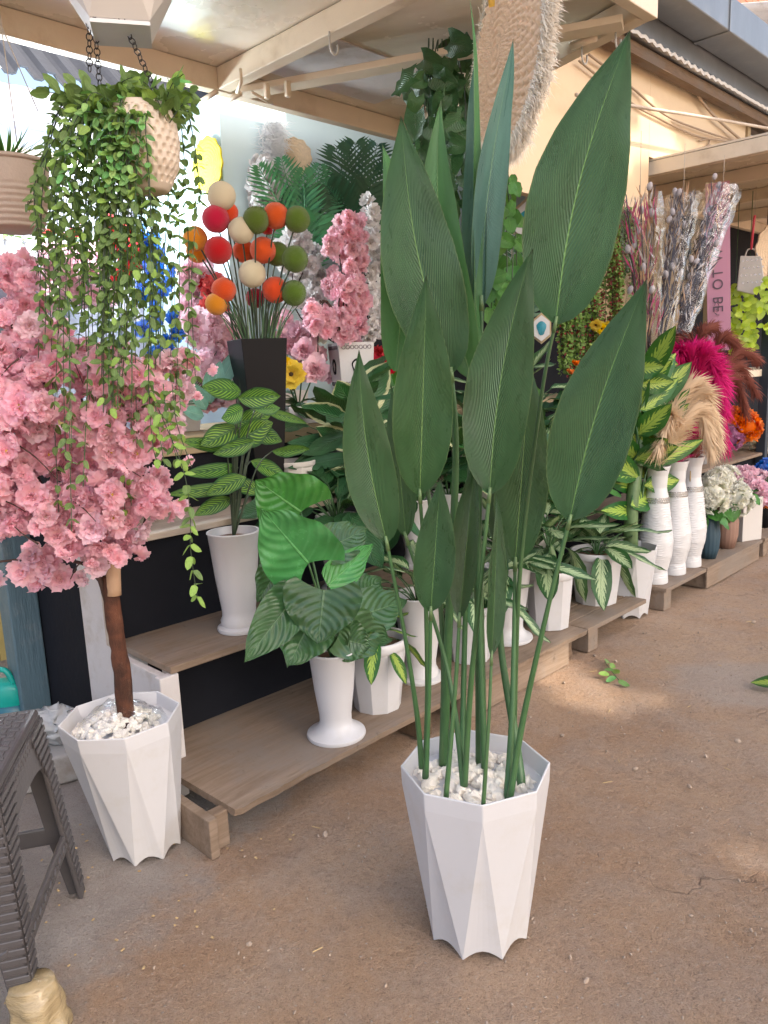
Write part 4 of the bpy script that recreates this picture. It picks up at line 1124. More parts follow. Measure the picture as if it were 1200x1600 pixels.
def edge_planter():
    Y = 2.35; c = P(15, 310, Y); k = depth(c) / FPX
    r = root('hanging_basket', 'ribbed tan hanging planter at the left edge with grassy spider plant', 'hanging planter', c - Z * .09)
    mb = MB(); R = 62 * k; pr = []
    for i in range(40):
        f = i / 39; pr.append((R * (.72 + .28 * math.sin(f * PI / 2) ** .8) + (.0028 * math.sin(f * 2 * PI * 11) if f < .62 else 0), (f - .5) * 95 * k))
    pr += [(R + .006, 47.5 * k), (R + .006, 53 * k), (R - .004, 53 * k), (R - .008, 30 * k)]
    mb.lathe([(.001, -47.5 * k)] + pr, 48, c, mod=lambda a, i, rr, z: .0015 * math.sin(a * 24 + i * 1.9) if i < 26 else 0)
    mb.build('pot', M['basket_woven'], r)
    rng = random.Random(4)
    for i in range(34):
        a = rng.random() * 2 * PI; e = rng.uniform(.5, 1.4); d = V((math.cos(a) * math.cos(e), math.sin(a) * math.cos(e), math.sin(e)))
        inst('leaf', rng.choice(LM['strap_leaf']), r, frame(d, Z + d * .2, c + Z * 40 * k + d * .01, rng.uniform(.10, .17)))
    ap = P(2, 40, Y)
    for q in (P(32, 262, Y), P(-30, 262, Y), P(60, 175, Y + .1)):
        MB().tube([q, ap], .0016, 5).build('cord', M['cord'], r)
    MB().tube([ap, V((ap.x - .02, ap.y, 2.745))], .003, 6).build('cord', M['cord'], r)
edge_planter()
def top_pot():
    Y = 1.92; c = P(186, 0, Y); k = depth(c) / FPX
    r = root('hanging_pot', 'white faceted hanging pot cut by the top edge, seen from below', 'hanging planter', c - Z * .06)
    mb = MB(); R1, R2 = 118 * k, 62 * k; zb = -44 * k; zt = 70 * k; n = 8; vs = []
    rot = .25
    for i in range(n): vs.append(c + V((R1 * math.cos(rot + 2 * PI * i / n), R1 * math.sin(rot + 2 * PI * i / n), zt)))
    for i in range(4): vs.append(c + V((R2 * math.cos(rot + PI / 4 + 2 * PI * i / 4), R2 * math.sin(rot + PI / 4 + 2 * PI * i / 4), zb)))
    fs = []
    for i in range(4):
        a, b, d = 2 * i, 2 * i + 1, (2 * i + 2) % 8; q = 8 + i
        fs += [(a, q, b), (b, q, d), (d, q, 8 + (i + 1) % 4)]
    mb.add(vs, fs); o = mb.build('pot', M['cream_plastic'], r, smooth=False); o.modifiers.new('thick', 'SOLIDIFY').thickness = .004
    q = [v_ for v_ in vs[8:12]]; mb = MB(); mb.add([x - Z * .002 for x in q] + [x - Z * .010 for x in q], [(0, 1, 2, 3), (7, 6, 5, 4), (0, 4, 5, 1), (1, 5, 6, 2), (2, 6, 7, 3), (3, 7, 4, 0)])
    mb.build('base_plate', M['vase_white'], r, smooth=False)
    for dx in (-1, 1): MB().tube([c + V((dx * R1 * .7, 0, zt)), V((c.x, c.y, 2.745))], .002, 5).build('cord', M['cord'], r)
top_pot()

def straw_hat():
    c = P(792, 84, 2.62); k = depth(c) / FPX
    r = root('wall_hanging', 'round coiled straw disc with fluffy cream fringe hanging under the awning', 'wall hanging', c - Z * .33)
    view = (CAM - c); view.z = 0; view.normalize()
    nr = Quaternion(Z, math.radians(-68)) @ view; nr = (nr + Z * .05).normalized(); x = nr.cross(Z).normalized(); y = x.cross(nr)
    R = 136 * k; mb = MB(); n = 368; rows = 88; vs = []
    for i in range(rows + 1):
        f = i / rows
        for j in range(n):
            a = 2 * PI * j / n; rad = R * f
            z = .035 * math.cos(f * PI / 2) + .009 * abs(math.sin(f * PI * 11)) + .006 * math.sin(a * 46 + PI * int(f * 11)) * min(1, f * 1.6) * abs(math.sin(f * PI * 11)) ** .5
            vs.append(c + x * (rad * math.cos(a)) + y * (rad * math.sin(a)) + nr * z)
    mb.add(vs, [(i * n + j, i * n + (j + 1) % n, (i + 1) * n + (j + 1) % n, (i + 1) * n + j) for i in range(rows) for j in range(n)])
    mb.build('straw_disc', M['straw'], r)
    rng = random.Random(2); mb = MB()
    for i in range(15000):
        a = rng.random() * 2 * PI; d = x * math.cos(a) + y * math.sin(a); d2 = -x * math.sin(a) + y * math.cos(a)
        p = c + d * (R * rng.uniform(.985, 1.10)) + nr * rng.uniform(-.022, .012); L = rng.uniform(.02, .06) * (1 + .2 * math.sin(a * 9))
        e = (d + d2 * rng.uniform(-.9, .9) + nr * rng.uniform(-.7, .25) - Z * .15).normalized(); w_ = e.orthogonal().normalized() * .0013
        mb.add([p - w_, p + w_, p + e * L * .6 + w_ * .8 - Z * .003, p + e * L * .6 - w_ * .8 - Z * .003, p + e * L - Z * .01], [(0, 1, 2, 3), (3, 2, 4)])
    o = mb.build('fringe', M['fringe'], r); o['kind'] = 'stuff'
    MB().tube([c + y * R, S(1.0, -.19, 2.75)], .002, 5).build('cord', M['cord'], r)
    q = P(768, 5, 2.5); mb = MB(); mb.add([q + V((-.012, 0, .05)), q + V((.012, 0, .05)), q + V((.009, 0, -.008)), q + V((-.008, 0, -.012))], [(0, 1, 2, 3)])
    o = mb.build('paper_tag', M['yellow_petal'], r); o.modifiers.new('t', 'SOLIDIFY').thickness = .002
straw_hat()

def ivy(name, label, poly, t, n, key, size, hang, rng, names='leaf'):
    xs = [p[0] for p in poly]; ys = [p[1] for p in poly]
    c0 = T(sum(xs) / len(xs), max(ys), t); r = root(name, label, 'hanging plant', c0)
    topz = hang.z; k = 0; tries = 0
    cx = sum(xs) / len(xs)
    for i in range(7):
        x = min(xs) + (max(xs) - min(xs)) * (i + .5) / 7
        e = T(x, max(ys) - 20 - rng.uniform(0, .4) * (max(ys) - min(ys)), t + rng.uniform(-.08, .08)); b = T(x * .4 + cx * .6, min(ys) + 10, t)
        MB().tube([V((b.x, b.y, topz - .01)), b, b.lerp(e, .5) + V((rng.uniform(-.03, .03), 0, 0)), e], .003, 5, smooth=4).build('vine', M['dark_stem'], r)
    while k < n and tries < n * 30:
        tries += 1; x, y = rng.uniform(min(xs), max(xs)), rng.uniform(min(ys), max(ys))
        if not inpoly(x, y, poly): continue
        p = T(x, y, t + rng.uniform(-.12, .12)); d = V((rng.uniform(-.7, .7), rng.uniform(-.7, .3), -1 + rng.uniform(0, .9))); nn = (CAM - p).normalized() + V((rng.uniform(-.7, .7), rng.uniform(-.7, .7), rng.uniform(-.3, .7)))
        inst(names, rng.choice(LM[key]), r, frame(d, nn, p, rng.uniform(*size))); k += 1
    return r
rg = random.Random(17)
ivy('hanging_ivy', 'dark green hanging ivy clump between the tallest leaf tips and the straw disc', [(632, 110), (700, 60), (745, 55), (752, 300), (700, 330), (655, 250), (640, 200)], .55, 110, 'ivy_leaf', (.07, .13), V((0, 0, 2.75)), rg)
ivy('hanging_ivy', 'bright green crinkled hanging leaves right of the blue leaf', [(778, 268), (805, 262), (812, 330), (800, 480), (770, 520), (755, 470), (775, 400)], .6, 60, 'bright_leaf', (.06, .11), V((0, 0, 2.75)), rg)

def creeper(px, y0, y1, t, wpx, label, red=.2):
    a = T(px, y0, t); b = T(px + rg.uniform(-8, 8), y1, t); r = root('hanging_creeper', label, 'hanging plant', b, 'small leaved creepers hanging behind the big leaf')
    mbs = {'bright_leaf': MB(), 'red_leaf': MB()}; k = depth(a) / FPX
    for s_ in range(9):
        off = V((rg.uniform(-.5, .5) * wpx * k, rg.uniform(-.05, .05), 0)); e = a.lerp(b, rg.uniform(.6, 1)) + off * 1.1
        pts = spline([a + off * .4, a.lerp(e, .4) + off * .6, e], 10); MB().tube(pts, .002, 4, cap=False).build('vine', M['dark_stem'], r)
        L = 0
        for p in pts:
            for q in range(12):
                d = V((rg.uniform(-1, 1), rg.uniform(-1, 1), rg.uniform(-.8, .3))).normalized(); nn = V((rg.uniform(-1, 1), -1, rg.uniform(0, 1)))
                key = 'red_leaf' if rg.random() < red else 'bright_leaf'; mm = frame(d, nn, p + d * .008 + V((0, 0, rg.uniform(-.03, .03))), rg.uniform(.018, .032))
                me = LM['red_small'][0] if key == 'red_leaf' else LM['vine_leaf'][0]
                mbs[key].add([mm @ v_.co for v_ in me.vertices], [tuple(f.vertices) for f in me.polygons])
    for key, mb in mbs.items():
        if mb.v: o = mb.build('foliage', M['red_leaf'] if key == 'red_leaf' else M['creeper_leaf'], r); o['kind'] = 'stuff'
    MB().tube([a, V((a.x, a.y, 2.74))], .002, 5).build('cord', M['cord'], r)
for i, (px, y0, y1, t, w_, red, lb) in enumerate(((975, 330, 470, 1.0, 34, .25, 'red green small leaved creeper beside the grey bouquet'), (950, 380, 560, 1.05, 36, .35, 'creeper with red stems above the orange tulip'), (918, 430, 590, 1.1, 34, .3, 'creeper hanging between the two largest leaves, centre strand'), (888, 470, 590, 1.1, 30, .12, 'greener creeper hanging just right of the leaf stem'), (800, 440, 620, 1.15, 40, .05, 'green creeper hanging behind the pale blue leaf'))): creeper(px, y0, y1, t, w_, lb, red)

# ------------------------------------------------------------------ pots along the shelf
def pedestal(parent, c, h, rt, rb, flare, mt='white_plastic'):
    pr = [(.001, .004), (flare * .97, 0), (flare, .006), (flare * .98, .014), (flare * .8, .022), (rb * 1.12, .04), (rb * 1.0, .055), (rb, .08), (rb + (rt - rb) * .5, h * .55), (rt, h - .008), (rt + .004, h - .004), (rt + .003, h), (rt - .004, h), (rt - .007, h - .02), (rb * .8, h * .8), (.001, h * .8)]
    return autosmooth(MB().lathe(pr, 48, c).build('pot', M[mt], parent), 50)
def gon_pot(parent, c, h, rt, rb, n=10, mt='cream_plastic', rot=.2):
    pr = [(.001, .012), (rb * .9, .012), (rb, 0), (rb + (rt - rb) * .92, h * .86)]
    po = MB().lathe(pr, n, c, rot).build('pot', M[mt], parent, smooth=False)
    pr = [(rt * .93, h * .84), (rt * 1.0, h * .875), (rt * 1.02, h * .9), (rt * 1.03, h * .99), (rt * 1.01, h), (rt * .94, h), (rt * .9, h * .86), (.001, h * .86)]
    autosmooth(MB().lathe(pr, 40, c).build('rim', M[mt], po), 50)
rp = random.Random(33)

# striped-leaf plant in the tapered vase on the second step
def striped_plant():
    c = S(.42, .54, .463)
    r = root('potted_plant', 'striped calathea leaves in tall white pedestal vase on the middle step', 'potted plant', c)
    pedestal(r, c, .375, .093, .063, .085); disc(r, c + Z * .345, .083, 'soil')
    b = (383, 812)
    Ls = [((376, 612), (324, 603), 34), ((372, 622), (440, 622), 34), ((366, 662), (428, 648), 34), ((372, 668), (318, 690), 36), ((366, 690), (430, 662), 42), ((372, 730), (294, 742), 24), ((408, 768), (362, 752), 26), ((362, 778), (308, 800), 26), ((413, 640), (482, 664), 16), ((425, 705), (490, 706), 20), ((384, 745), (325, 768), 30), ((392, 720), (452, 745), 26), ((398, 690), (340, 712), 26), ((355, 700), (290, 690), 22), ((380, 640), (350, 655), 30), ((390, 670), (440, 690), 30), ((398, 640), (440, 635), 22), ((366, 760), (268, 775), 22)]
    for bb, tt, wp in Ls:
        t0 = .54 + rp.uniform(-.07, .05)
        tleaf(r, M['stripe_leaf'], bb, tt, wp, t0, t0 - rp.uniform(.0, .12), 'oval', rp.uniform(-.5, .5), bend=.12, fold=.2, ripple=.06, nv=12, nu=3)
        MB().tube([S(.42, .54, .81), S(.42, .54, .95).lerp(T(bb[0], bb[1], t0), .6), T(bb[0], bb[1], t0)], [.004, .003, .002], 5, smooth=4).build('petiole', M['dark_stem'], r)
striped_plant()
def heart_plant():
    c = S(.50, .115, .143); h = .315
    r = root('potted_plant', 'large glossy heart leaf plant in white pedestal vase on the bottom board', 'potted plant', c)
    pedestal(r, c, h, .081, .056, .104); disc(r, c + Z * (h - .035), .07, 'soil')
    top = c + Z * (h - .03)
    Ls = [((470, 800), (400, 752), 108, 'big_leaf', .20, .25, dict(lobe=.28)), ((482, 880), (410, 800), 112, 'big_leaf', .10, .12, dict(lobe=.28)), ((506, 922), (496, 1006), 112, 'big_dark', .02, -.02, dict(lobe=.2)),
          ((455, 940), (384, 1032), 70, 'big_dark', .1, .08, dict(lobe=.2)), ((482, 975), (452, 1038), 84, 'big_dark', .08, .02, dict(lobe=.15)), ((530, 985), (622, 1000), 74, 'big_dark', .06, .06, dict(lobe=.15)),
          ((555, 965), (645, 934), 70, 'big_dark', .12, .14, dict(lobe=.15)), ((512, 915), (590, 846), 50, 'big_leaf', .14, .16, dict()), ((515, 855), (580, 822), 60, 'big_dark', .2, .22, dict(lobe=.2)), ((440, 880), (405, 940), 60, 'big_dark', .24, .22, dict(lobe=.2)),
          ((560, 930), (600, 900), 50, 'big_dark', .2, .22, dict(lobe=.15)), ((540, 1000), (580, 1010), 60, 'big_dark', .06, 0, dict(lobe=.15)), ((500, 960), (540, 1020), 70, 'big_dark', .1, .04, dict(lobe=.15))]
    for bb, tt, wp, mt, t0, t1, k in Ls:
        tleaf(r, M[mt], bb, tt, wp * 1.12, t0, t1, 'heart', rp.uniform(-.3, .3), bend=.10, fold=.18, ripple=.09, nv=16, nu=5, **k)
        q = T(bb[0], bb[1], t0 + .012); MB().tube([top, top.lerp(q, .5) + Z * .03, q], [.006, .005, .003], 6, smooth=4).build('petiole', M['stem'], r)
heart_plant()

def potted(s, t, z, kind, key, label, n, L, stem, elev, dims, mt='white_plastic', az=(0, 360), trunk=0, dead=True):
    c = S(s, t, z); r = root('potted_plant', label, 'potted plant', c, 'potted plants along the stall')
    if kind == 'ped': pedestal(r, c, *dims, mt); h = dims[0]; rr = dims[1] * .86
    elif kind == 'gon': gon_pot(r, c, *dims, mt=mt, rot=rp.random()); h = dims[0]; rr = dims[1] * .88
    else: facet_pot(r, c, dims[1], dims[0], dims[2], rot=math.radians(-92), mt=mt, fz=.93); h = dims[0]; rr = dims[1] * .86
    disc(r, c + Z * (h * .88), rr, 'soil')
    top = c + Z * (h * .9)
    if trunk:
        MB().tube([top - Z * .03, top + Z * trunk * .5 + V((.01, 0, 0)), top + Z * trunk], [.028, .026, .018], 10, smooth=4).build('trunk', M['cut_stem'], r)
        for k in range(3):
            radial_leaves(r, key, top + Z * trunk * (.45 + .27 * k), n // 3, rp, L, stem, elev, az)
    else: radial_leaves(r, key, top, n, rp, L, stem, elev, az)
    return r
potted(.76, .17, .143, 'gon', 'lime_leaf', 'bushy plant in cream ten sided pot next to the heart leaf plant', 12, (.12, .18), (.05, .12), (0, 70), (.275, .118, .088))
potted(1.06, .22, .143, 'ped', 'center_leaf', 'mottled dieffenbachia in white pedestal pot behind the green stems, nearest one', 22, (.14, .2), (.08, .2), (10, 80), (.36, .10, .065, .095))
potted(1.36, .20, .143, 'gon', 'center_leaf', 'mottled dieffenbachia in cream pot behind the pebble pot stems', 20, (.18, .26), (.05, .2), (5, 80), (.25, .11, .085))
potted(1.66, .22, .143, 'ped', 'center_leaf', 'mottled dieffenbachia in wide pedestal pot behind the dark narrow leaf', 22, (.16, .24), (.08, .24), (5, 80), (.36, .115, .075, .12))
potted(1.94, .17, .143, 'gon', 'center_leaf', 'mottled dieffenbachia in cream pot crossed by the right leaning stem', 22, (.2, .28), (.06, .22), (-15, 80), (.285, .118, .095), trunk=.14)
potted(2.16, .42, .143, 'ped', 'center_leaf', 'mottled dieffenbachia in white pedestal pot half hidden behind its row', 22, (.18, .26), (.08, .25), (10, 80), (.42, .12, .08, .12))
potted(2.44, .20, .136, 'gon', 'center_leaf', 'mottled dieffenbachia in large rimmed cream pot at the end of the short pallet', 22, (.2, .28), (.06, .2), (-15, 80), (.28, .138, .108))
def dumbcane():
    c = S(2.72, .17, 0)
    r = root('potted_plant', 'yellow green variegated dumb cane in large white faceted pot on the ground', 'potted plant', c)
    facet_pot(r, c, .165, .385, .115, rot=math.radians(-92), fz=.93); disc(r, c + Z * .345, .145, 'soil')
    MB().tube([T(985, 850, .17) - Z * .03, T(988, 780, .17), T(1000, 700, .17), T(1005, 640, .17)], [.042, .034, .028, .018], 12, smooth=4).build('trunk', M['cut_stem'], r)
    Ls = [((1008, 590), (1052, 512), 36), ((1002, 620), (1062, 548), 36), ((1010, 640), (1082, 562), 40), ((1015, 680), (1078, 605), 26), ((1010, 690), (1078, 628), 28), ((1008, 700), (1082, 670), 36), ((1012, 728), (1104, 684), 28), ((1002, 745), (1030, 735), 40), ((985, 790), (1030, 760), 44), ((1000, 650), (1000, 545), 30), ((1000, 680), (965, 610), 32), ((1000, 700), (985, 620), 36), ((1000, 720), (955, 680), 34), ((1003, 730), (990, 660), 40), ((1008, 670), (1040, 610), 34), ((1004, 710), (1040, 690), 36), ((996, 740), (950, 735), 34), ((1003, 760), (1020, 800), 34)]
    for k in range(20):
        y_ = rp.uniform(560, 800); x_ = 1003 + rp.uniform(-12, 12); a_ = rp.choice((-1, 1, 1)); L_ = rp.uniform(50, 95); Ls.append(((x_, y_), (x_ + a_ * L_ * .8, y_ - L_ * rp.uniform(-.1, .8)), rp.uniform(26, 38)))
    for bb, tt, wp in Ls:
        t0 = .17 + rp.uniform(-.03, .03); tleaf(r, M['lime_leaf'], bb, tt, wp, t0, t0 - rp.uniform(.04, .22) * (tt[0] > 1035), 'oval', rp.uniform(-.35, .35), bend=.08, fold=.2, ripple=.05, nv=12, nu=3)
        MB().tube([T(1000, min(bb[1] + 50, 800), .17), T(bb[0], bb[1], t0)], [.007, .004], 6).build('petiole', M['stem'], r)
dumbcane()
# second and third rows, partly hidden
potted(1.0, .62, .463, 'ped', 'dark_leaf', 'dark green leafy plant in white pot on the middle step behind the heart leaves', 26, (.2, .3), (.08, .25), (10, 80), (.33, .09, .06, .085))
potted(1.5, .62, .463, 'ped', 'dark_leaf', 'dark green leafy plant on the middle step behind the tall stems', 26, (.2, .3), (.1, .3), (10, 80), (.33, .09, .06, .085))
potted(2.0, .62, .463, 'ped', 'dark_leaf', 'dark green leafy plant on the middle step left of the right leaf', 28, (.22, .32), (.1, .35), (10, 80), (.33, .09, .06, .085))
potted(2.5, .62, .463, 'ped', 'center_leaf', 'mottled leafy plant on the middle step behind the right leaf', 28, (.22, .32), (.1, .35), (10, 80), (.33, .09, .06, .085))
potted(2.3, .95, .841, 'gon', 'dark_leaf', 'dark leafy plant on the third step below the creepers', 20, (.2, .3), (.1, .35), (10, 85), (.2, .1, .08))
potted(1.75, .92, .841, 'gon', 'bright_leaf', 'bright round leaf plant on the third step behind the stems', 26, (.13, .2), (.1, .3), (10, 85), (.2, .1, .08))
potted(1.72, .60, .463, 'ped', 'margin_leaf', 'broad white edged plant on the middle step right of the pale stems', 16, (.22, .32), (.15, .42), (20, 85), (.33, .09, .06, .085))
potted(2.22, .58, .463, 'ped', 'bright_leaf', 'bright broad leaved plant on the middle step behind the leaning stem', 22, (.16, .24), (.12, .42), (10, 85), (.33, .09, .06, .085))
potted(2.85, .62, .463, 'ped', 'dark_leaf', 'dark bushy plant on the middle step behind the dumb cane', 26, (.24, .34), (.12, .45), (10, 85), (.33, .09, .06, .085))
potted(2.75, .95, .841, 'gon', 'center_leaf', 'mottled bushy plant on the third step under the red stemmed creepers', 24, (.22, .32), (.1, .4), (5, 85), (.2, .1, .08))
potted(1.35, .93, .841, 'gon', 'dark_leaf', 'dark broad plant on the third step behind the left paddle leaves', 22, (.22, .3), (.1, .35), (5, 85), (.2, .1, .08))
def margin_plant():
    c = S(1.0, .62 + .28, .841)
    r = root('potted_plant', 'white edged variegated dieffenbachia on the third step left of the tall leaves', 'potted plant', c)
    gon_pot(r, c, .17, .1, .075, mt='cream_plastic'); disc(r, c + Z * .145, .085, 'soil')
    Ls = [((548, 655), (612, 566), 56), ((560, 650), (528, 600), 56), ((545, 655), (478, 640), 36), ((556, 690), (462, 690), 30), ((560, 712), (462, 728), 24), ((545, 722), (488, 735), 34), ((545, 735), (524, 786), 52), ((556, 700), (500, 668), 34), ((560, 740), (500, 760), 40), ((560, 720), (600, 690), 44), ((565, 740), (610, 760), 44), ((570, 690), (640, 640), 44), ((575, 720), (640, 735), 40), ((540, 750), (470, 745), 36), ((565, 765), (600, 810), 40), ((575, 670), (620, 600), 42), ((550, 760), (480, 800), 30), ((540, 680), (480, 710), 28), ((565, 690), (590, 640), 44)]
    for bb, tt, wp in Ls:
        t0 = .88 + rp.uniform(-.06, .06); mt = M['margin_leaf'] if wp > 30 else M['dark_leaf']
        tleaf(r, mt, bb, tt, wp, t0, t0 - rp.uniform(0, .15), 'oval', rp.uniform(-.4, .4), bend=.12, fold=.15, ripple=.08, nv=14, nu=4)
        MB().tube([c + Z * .15, (c + Z * .2).lerp(T(bb[0], bb[1], t0), .6), T(bb[0], bb[1], t0)], [.005, .004, .003], 5, smooth=4).build('petiole', M['stem'], r)
margin_plant()
def pale_plant():
    c = S(.62, 1.32, 1.151)
    r = root('potted_plant', 'frosted pale blue green leaves beside the black vase', 'potted plant', c)
    gon_pot(r, c, .16, .085, .065, mt='cream_plastic'); disc(r, c + Z * .135, .07, 'soil')
    for bb, tt, wp in (((340, 610), (374, 540), 26), ((330, 625), (345, 565), 30), ((322, 640), (300, 600), 24), ((350, 620), (380, 590), 20), ((318, 650), (290, 640), 22), ((330, 630), (325, 580), 22)):
        tleaf(r, M['pale_leaf'], bb, tt, wp, 1.05, 1.0, 'oval', rp.uniform(-.4, .4), bend=.15, fold=.2, nv=10, nu=3)
        MB().tube([c + Z * .13, T(bb[0], bb[1], 1.05)], .003, 5).build('petiole', M['stem'], r)
pale_plant()

# ------------------------------------------------------------------ felt balls in the black vase
def tapered_square(parent, c, h, wt, wb, mt, rot, name='vase'):
    mb = MB(); a = [rot + PI / 4 + i * PI / 2 for i in range(4)]; rt, rb = wt / math.sqrt(2), wb / math.sqrt(2)
    ring = lambda r_, z: [c + V((r_ * math.cos(x), r_ * math.sin(x), z)) for x in a]
    vs = ring(rb, 0) + ring(rt, h) + ring(rt - .006, h) + ring(rb * .9, .02)
    fs = [(3, 2, 1, 0), (15, 14, 13, 12)][:1] + [(12, 13, 14, 15)]
    for q in range(3):
        for i in range(4): fs.append((q * 4 + i, q * 4 + (i + 1) % 4, q * 4 + 4 + (i + 1) % 4, q * 4 + 4 + i))
    mb.add(vs, fs); o = mb.build(name, M[mt], parent, smooth=False); bevel(o, .003); return o
def black_vase():
    c = S(.87, .93, .841)
    r = root('vase', 'tall black square vase holding the felt ball stems', 'vase', c)
    tapered_square(r, c, .70, .20, .11, 'black_gloss', math.radians(28), 'vase_body')
    return c
BV = black_vase()
def ball_meshes():
    out = {}
    for key in ('cream', 'red', 'orange', 'amber', 'moss'):
        mb = MB(); bm = bmesh.new(); bmesh.ops.create_icosphere(bm, subdivisions=4, radius=1)
        mb.add([v_.co * (1 + .03 * mnoise.noise(v_.co * 1.5) + .012 * mnoise.noise(v_.co * 9)) for v_ in bm.verts], [tuple(v_.index for v_ in f.verts) for f in bm.faces]); bm.free()
        rng = random.Random(1); n = 2600 if key == 'moss' else 1500; L0 = .12 if key == 'moss' else .06
        for i in range(n):
            d = V((rng.gauss(0, 1), rng.gauss(0, 1), rng.gauss(0, 1))).normalized(); w_ = d.orthogonal().normalized() * .012; e = (d + V((rng.uniform(-.5, .5), rng.uniform(-.5, .5), rng.uniform(-.5, .5)))) .normalized()
            mb.add([d * .98 - w_, d * .98 + w_, d * .98 + e * rng.uniform(.4, 1) * L0 + d * .02], [(0, 1, 2)])
        out[key] = mb.mesh('ball', M['felt_' + key])
    return out
BM = ball_meshes()
def ball_flowers():
    data = [(346, 306, 22, 'cream', 'cream felt ball, highest of all'), (377, 360, 20, 'cream', 'cream felt ball in the middle between red and green'), (394, 428, 21, 'cream', 'lowest of the cream felt balls'),
            (337, 342, 21, 'red', 'upper crimson felt ball touching the top cream one'), (341, 391, 21, 'red', 'lower crimson felt ball beside the yellow ones'), (399, 466, 15, 'red', 'crimson felt ball peeping below the lowest cream ball'), (418, 352, 14, 'red', 'crimson ball mostly hidden behind the top orange one'),
            (431, 337, 20, 'orange', 'topmost orange felt ball between two green balls'), (411, 391, 20, 'orange', 'middle orange felt ball'), (430, 453, 20, 'orange', 'lower orange felt ball beside the lowest green ball'), (350, 453, 19, 'orange', 'orange felt ball above the lowest yellow one'), (357, 332, 15, 'orange', 'orange ball almost hidden behind the upper crimson one'), (381, 393, 17, 'orange', 'orange ball behind the middle orange and cream ones'),
            (305, 373, 19, 'amber', 'yellow felt ball farthest left'), (308, 393, 17, 'amber', 'yellow felt ball tucked under the leftmost one'), (338, 475, 17, 'amber', 'lowest yellow felt ball'),
            (400, 344, 20, 'moss', 'green moss ball left of the topmost orange one'), (464, 343, 20, 'moss', 'top right green moss ball'), (433, 397, 18, 'moss', 'green moss ball behind the middle orange one'), (461, 405, 20, 'moss', 'middle right green moss ball'), (459, 458, 19, 'moss', 'lowest green moss ball')]
    rng = random.Random(8)
    for i, (x, y, rpx, key, lb) in enumerate(data):
        front = 'hidden' not in lb and 'behind' not in lb and 'peeping' not in lb and 'tucked' not in lb
        Y = BV.y + (rng.uniform(-.12, -.02) if front else rng.uniform(.04, .1))
        p = P(x, y, Y); R = rpx * depth(p) / FPX
        mouth = BV + Z * .70 + V((rng.uniform(-.06, .06), rng.uniform(-.05, .05), -.03)); mouth.x = BV.x + (x - 390) / 80 * .075
        r = root('ball_flower', lb + ' in the black vase', 'ball flower', mouth - Z * .2, 'felt ball flowers in the black vase')
        inst('ball', BM[key], r, Matrix.Translation(p) @ Matrix.Rotation(rng.random() * 6, 4, 'Z') @ Matrix.Scale(R, 4))
        mid = mouth.lerp(p, .5) + V((0, 0, .02)) + V(((mouth.x - p.x) * .15, 0, 0))
        MB().tube([mouth - Z * .2, mouth, mid, p], .0035, 6, smooth=6).build('stem', M['dark_stem'], r)
    r = root('filler_grass', 'bunch of thin green stems standing in the black vase', 'grass stems', BV + Z * .55)
    for i in range(46):
        a = BV + Z * .66 + V((rng.uniform(-.07, .07), rng.uniform(-.06, .06), 0)); e = a + V(((a.x - BV.x) * 1.6 + rng.uniform(-.05, .05), rng.uniform(-.06, .06), rng.uniform(.12, .32)))
        MB().tube([a, a.lerp(e, .5) + Z * .02, e], [.0035, .0025, .0015], 5, smooth=3).build('blade', M['stem' if i % 3 else 'cut_stem'], r)
ball_flowers()

# ------------------------------------------------------------------ blossom branches in the patterned vase
def patterned_vase():
    c = S(1.76, 1.30, 1.151)
    r = root('vase', 'white square vase with black oval and chain pattern', 'vase', c)
    rot = math.radians(20); h, wt, wb = .39, .20, .16
    tapered_square(r, c, h, wt, wb, 'white_plastic', rot, 'vase_body')
    for sd_ in range(4):
        nrm = V((math.cos(rot + sd_ * PI / 2), math.sin(rot + sd_ * PI / 2), 0)); tx = Z.cross(nrm)
        def at(x, z): return c + nrm * ((wb + (wt - wb) * z / h) / 2 + .0025) + tx * x + Z * z
        pts = [at(.024 * math.cos(a) * (1 + .15 * math.sin(3 * a)), .265 + .036 * math.sin(a)) for a in np.linspace(0, 2 * PI, 25)]
        MB().tube(pts, [.0035, .007, .003, .006, .0035], 5, cap=False).build('oval_motif', M['ink'] if False else M['black_gloss'], r)
        for zz in (.365, .175):
            mb = MB()
            for i in range(7):
                x = -.06 + i * .02 if zz < .3 else -.072 + i * .024
                mb.tube([at(x + .0095 * math.cos(a), zz + .0095 * math.sin(a)) for a in np.linspace(0, 2 * PI, 13)], .0016, 4, cap=False)
            mb.build('chain_motif', M['black_gloss' if zz < .3 else 'ink'], r)
    return c
PV = patterned_vase()
def blossom_branch(label, key, base, poly, t, n, size, seed):
    rng = random.Random(seed); xs = [p[0] for p in poly]; ys = [p[1] for p in poly]
    r = root('blossom_branch', label, 'blossom branch', base, 'blossom branches in the patterned vase')
    k = 0; tries = 0
    while k < n and tries < 6000:
        tries += 1; x, y = rng.uniform(min(xs), max(xs)), rng.uniform(min(ys), max(ys))
        if not inpoly(x, y, poly): continue
        p = T(x, y, t + rng.uniform(-.09, .09)); out = (CAM - p).normalized() + V((rng.uniform(-1, 1), rng.uniform(-.5, .5), rng.uniform(-.5, 1)))
        inst('blossom', rng.choice(FM[key]), r, frame(out.orthogonal(), out, p, rng.uniform(*size))); k += 1
    cx = sum(xs) / len(xs)
    for i in range(4):
        e = T(cx + rng.uniform(-20, 20), min(ys) + 30 + 30 * i, t); m_ = T(cx + rng.uniform(-15, 15), max(ys) - 60, t)
        MB().tube([base, m_, e], [.005, .004, .002], 6, smooth=5).build('twig', M['twig'], r)
mth = PV + Z * .36
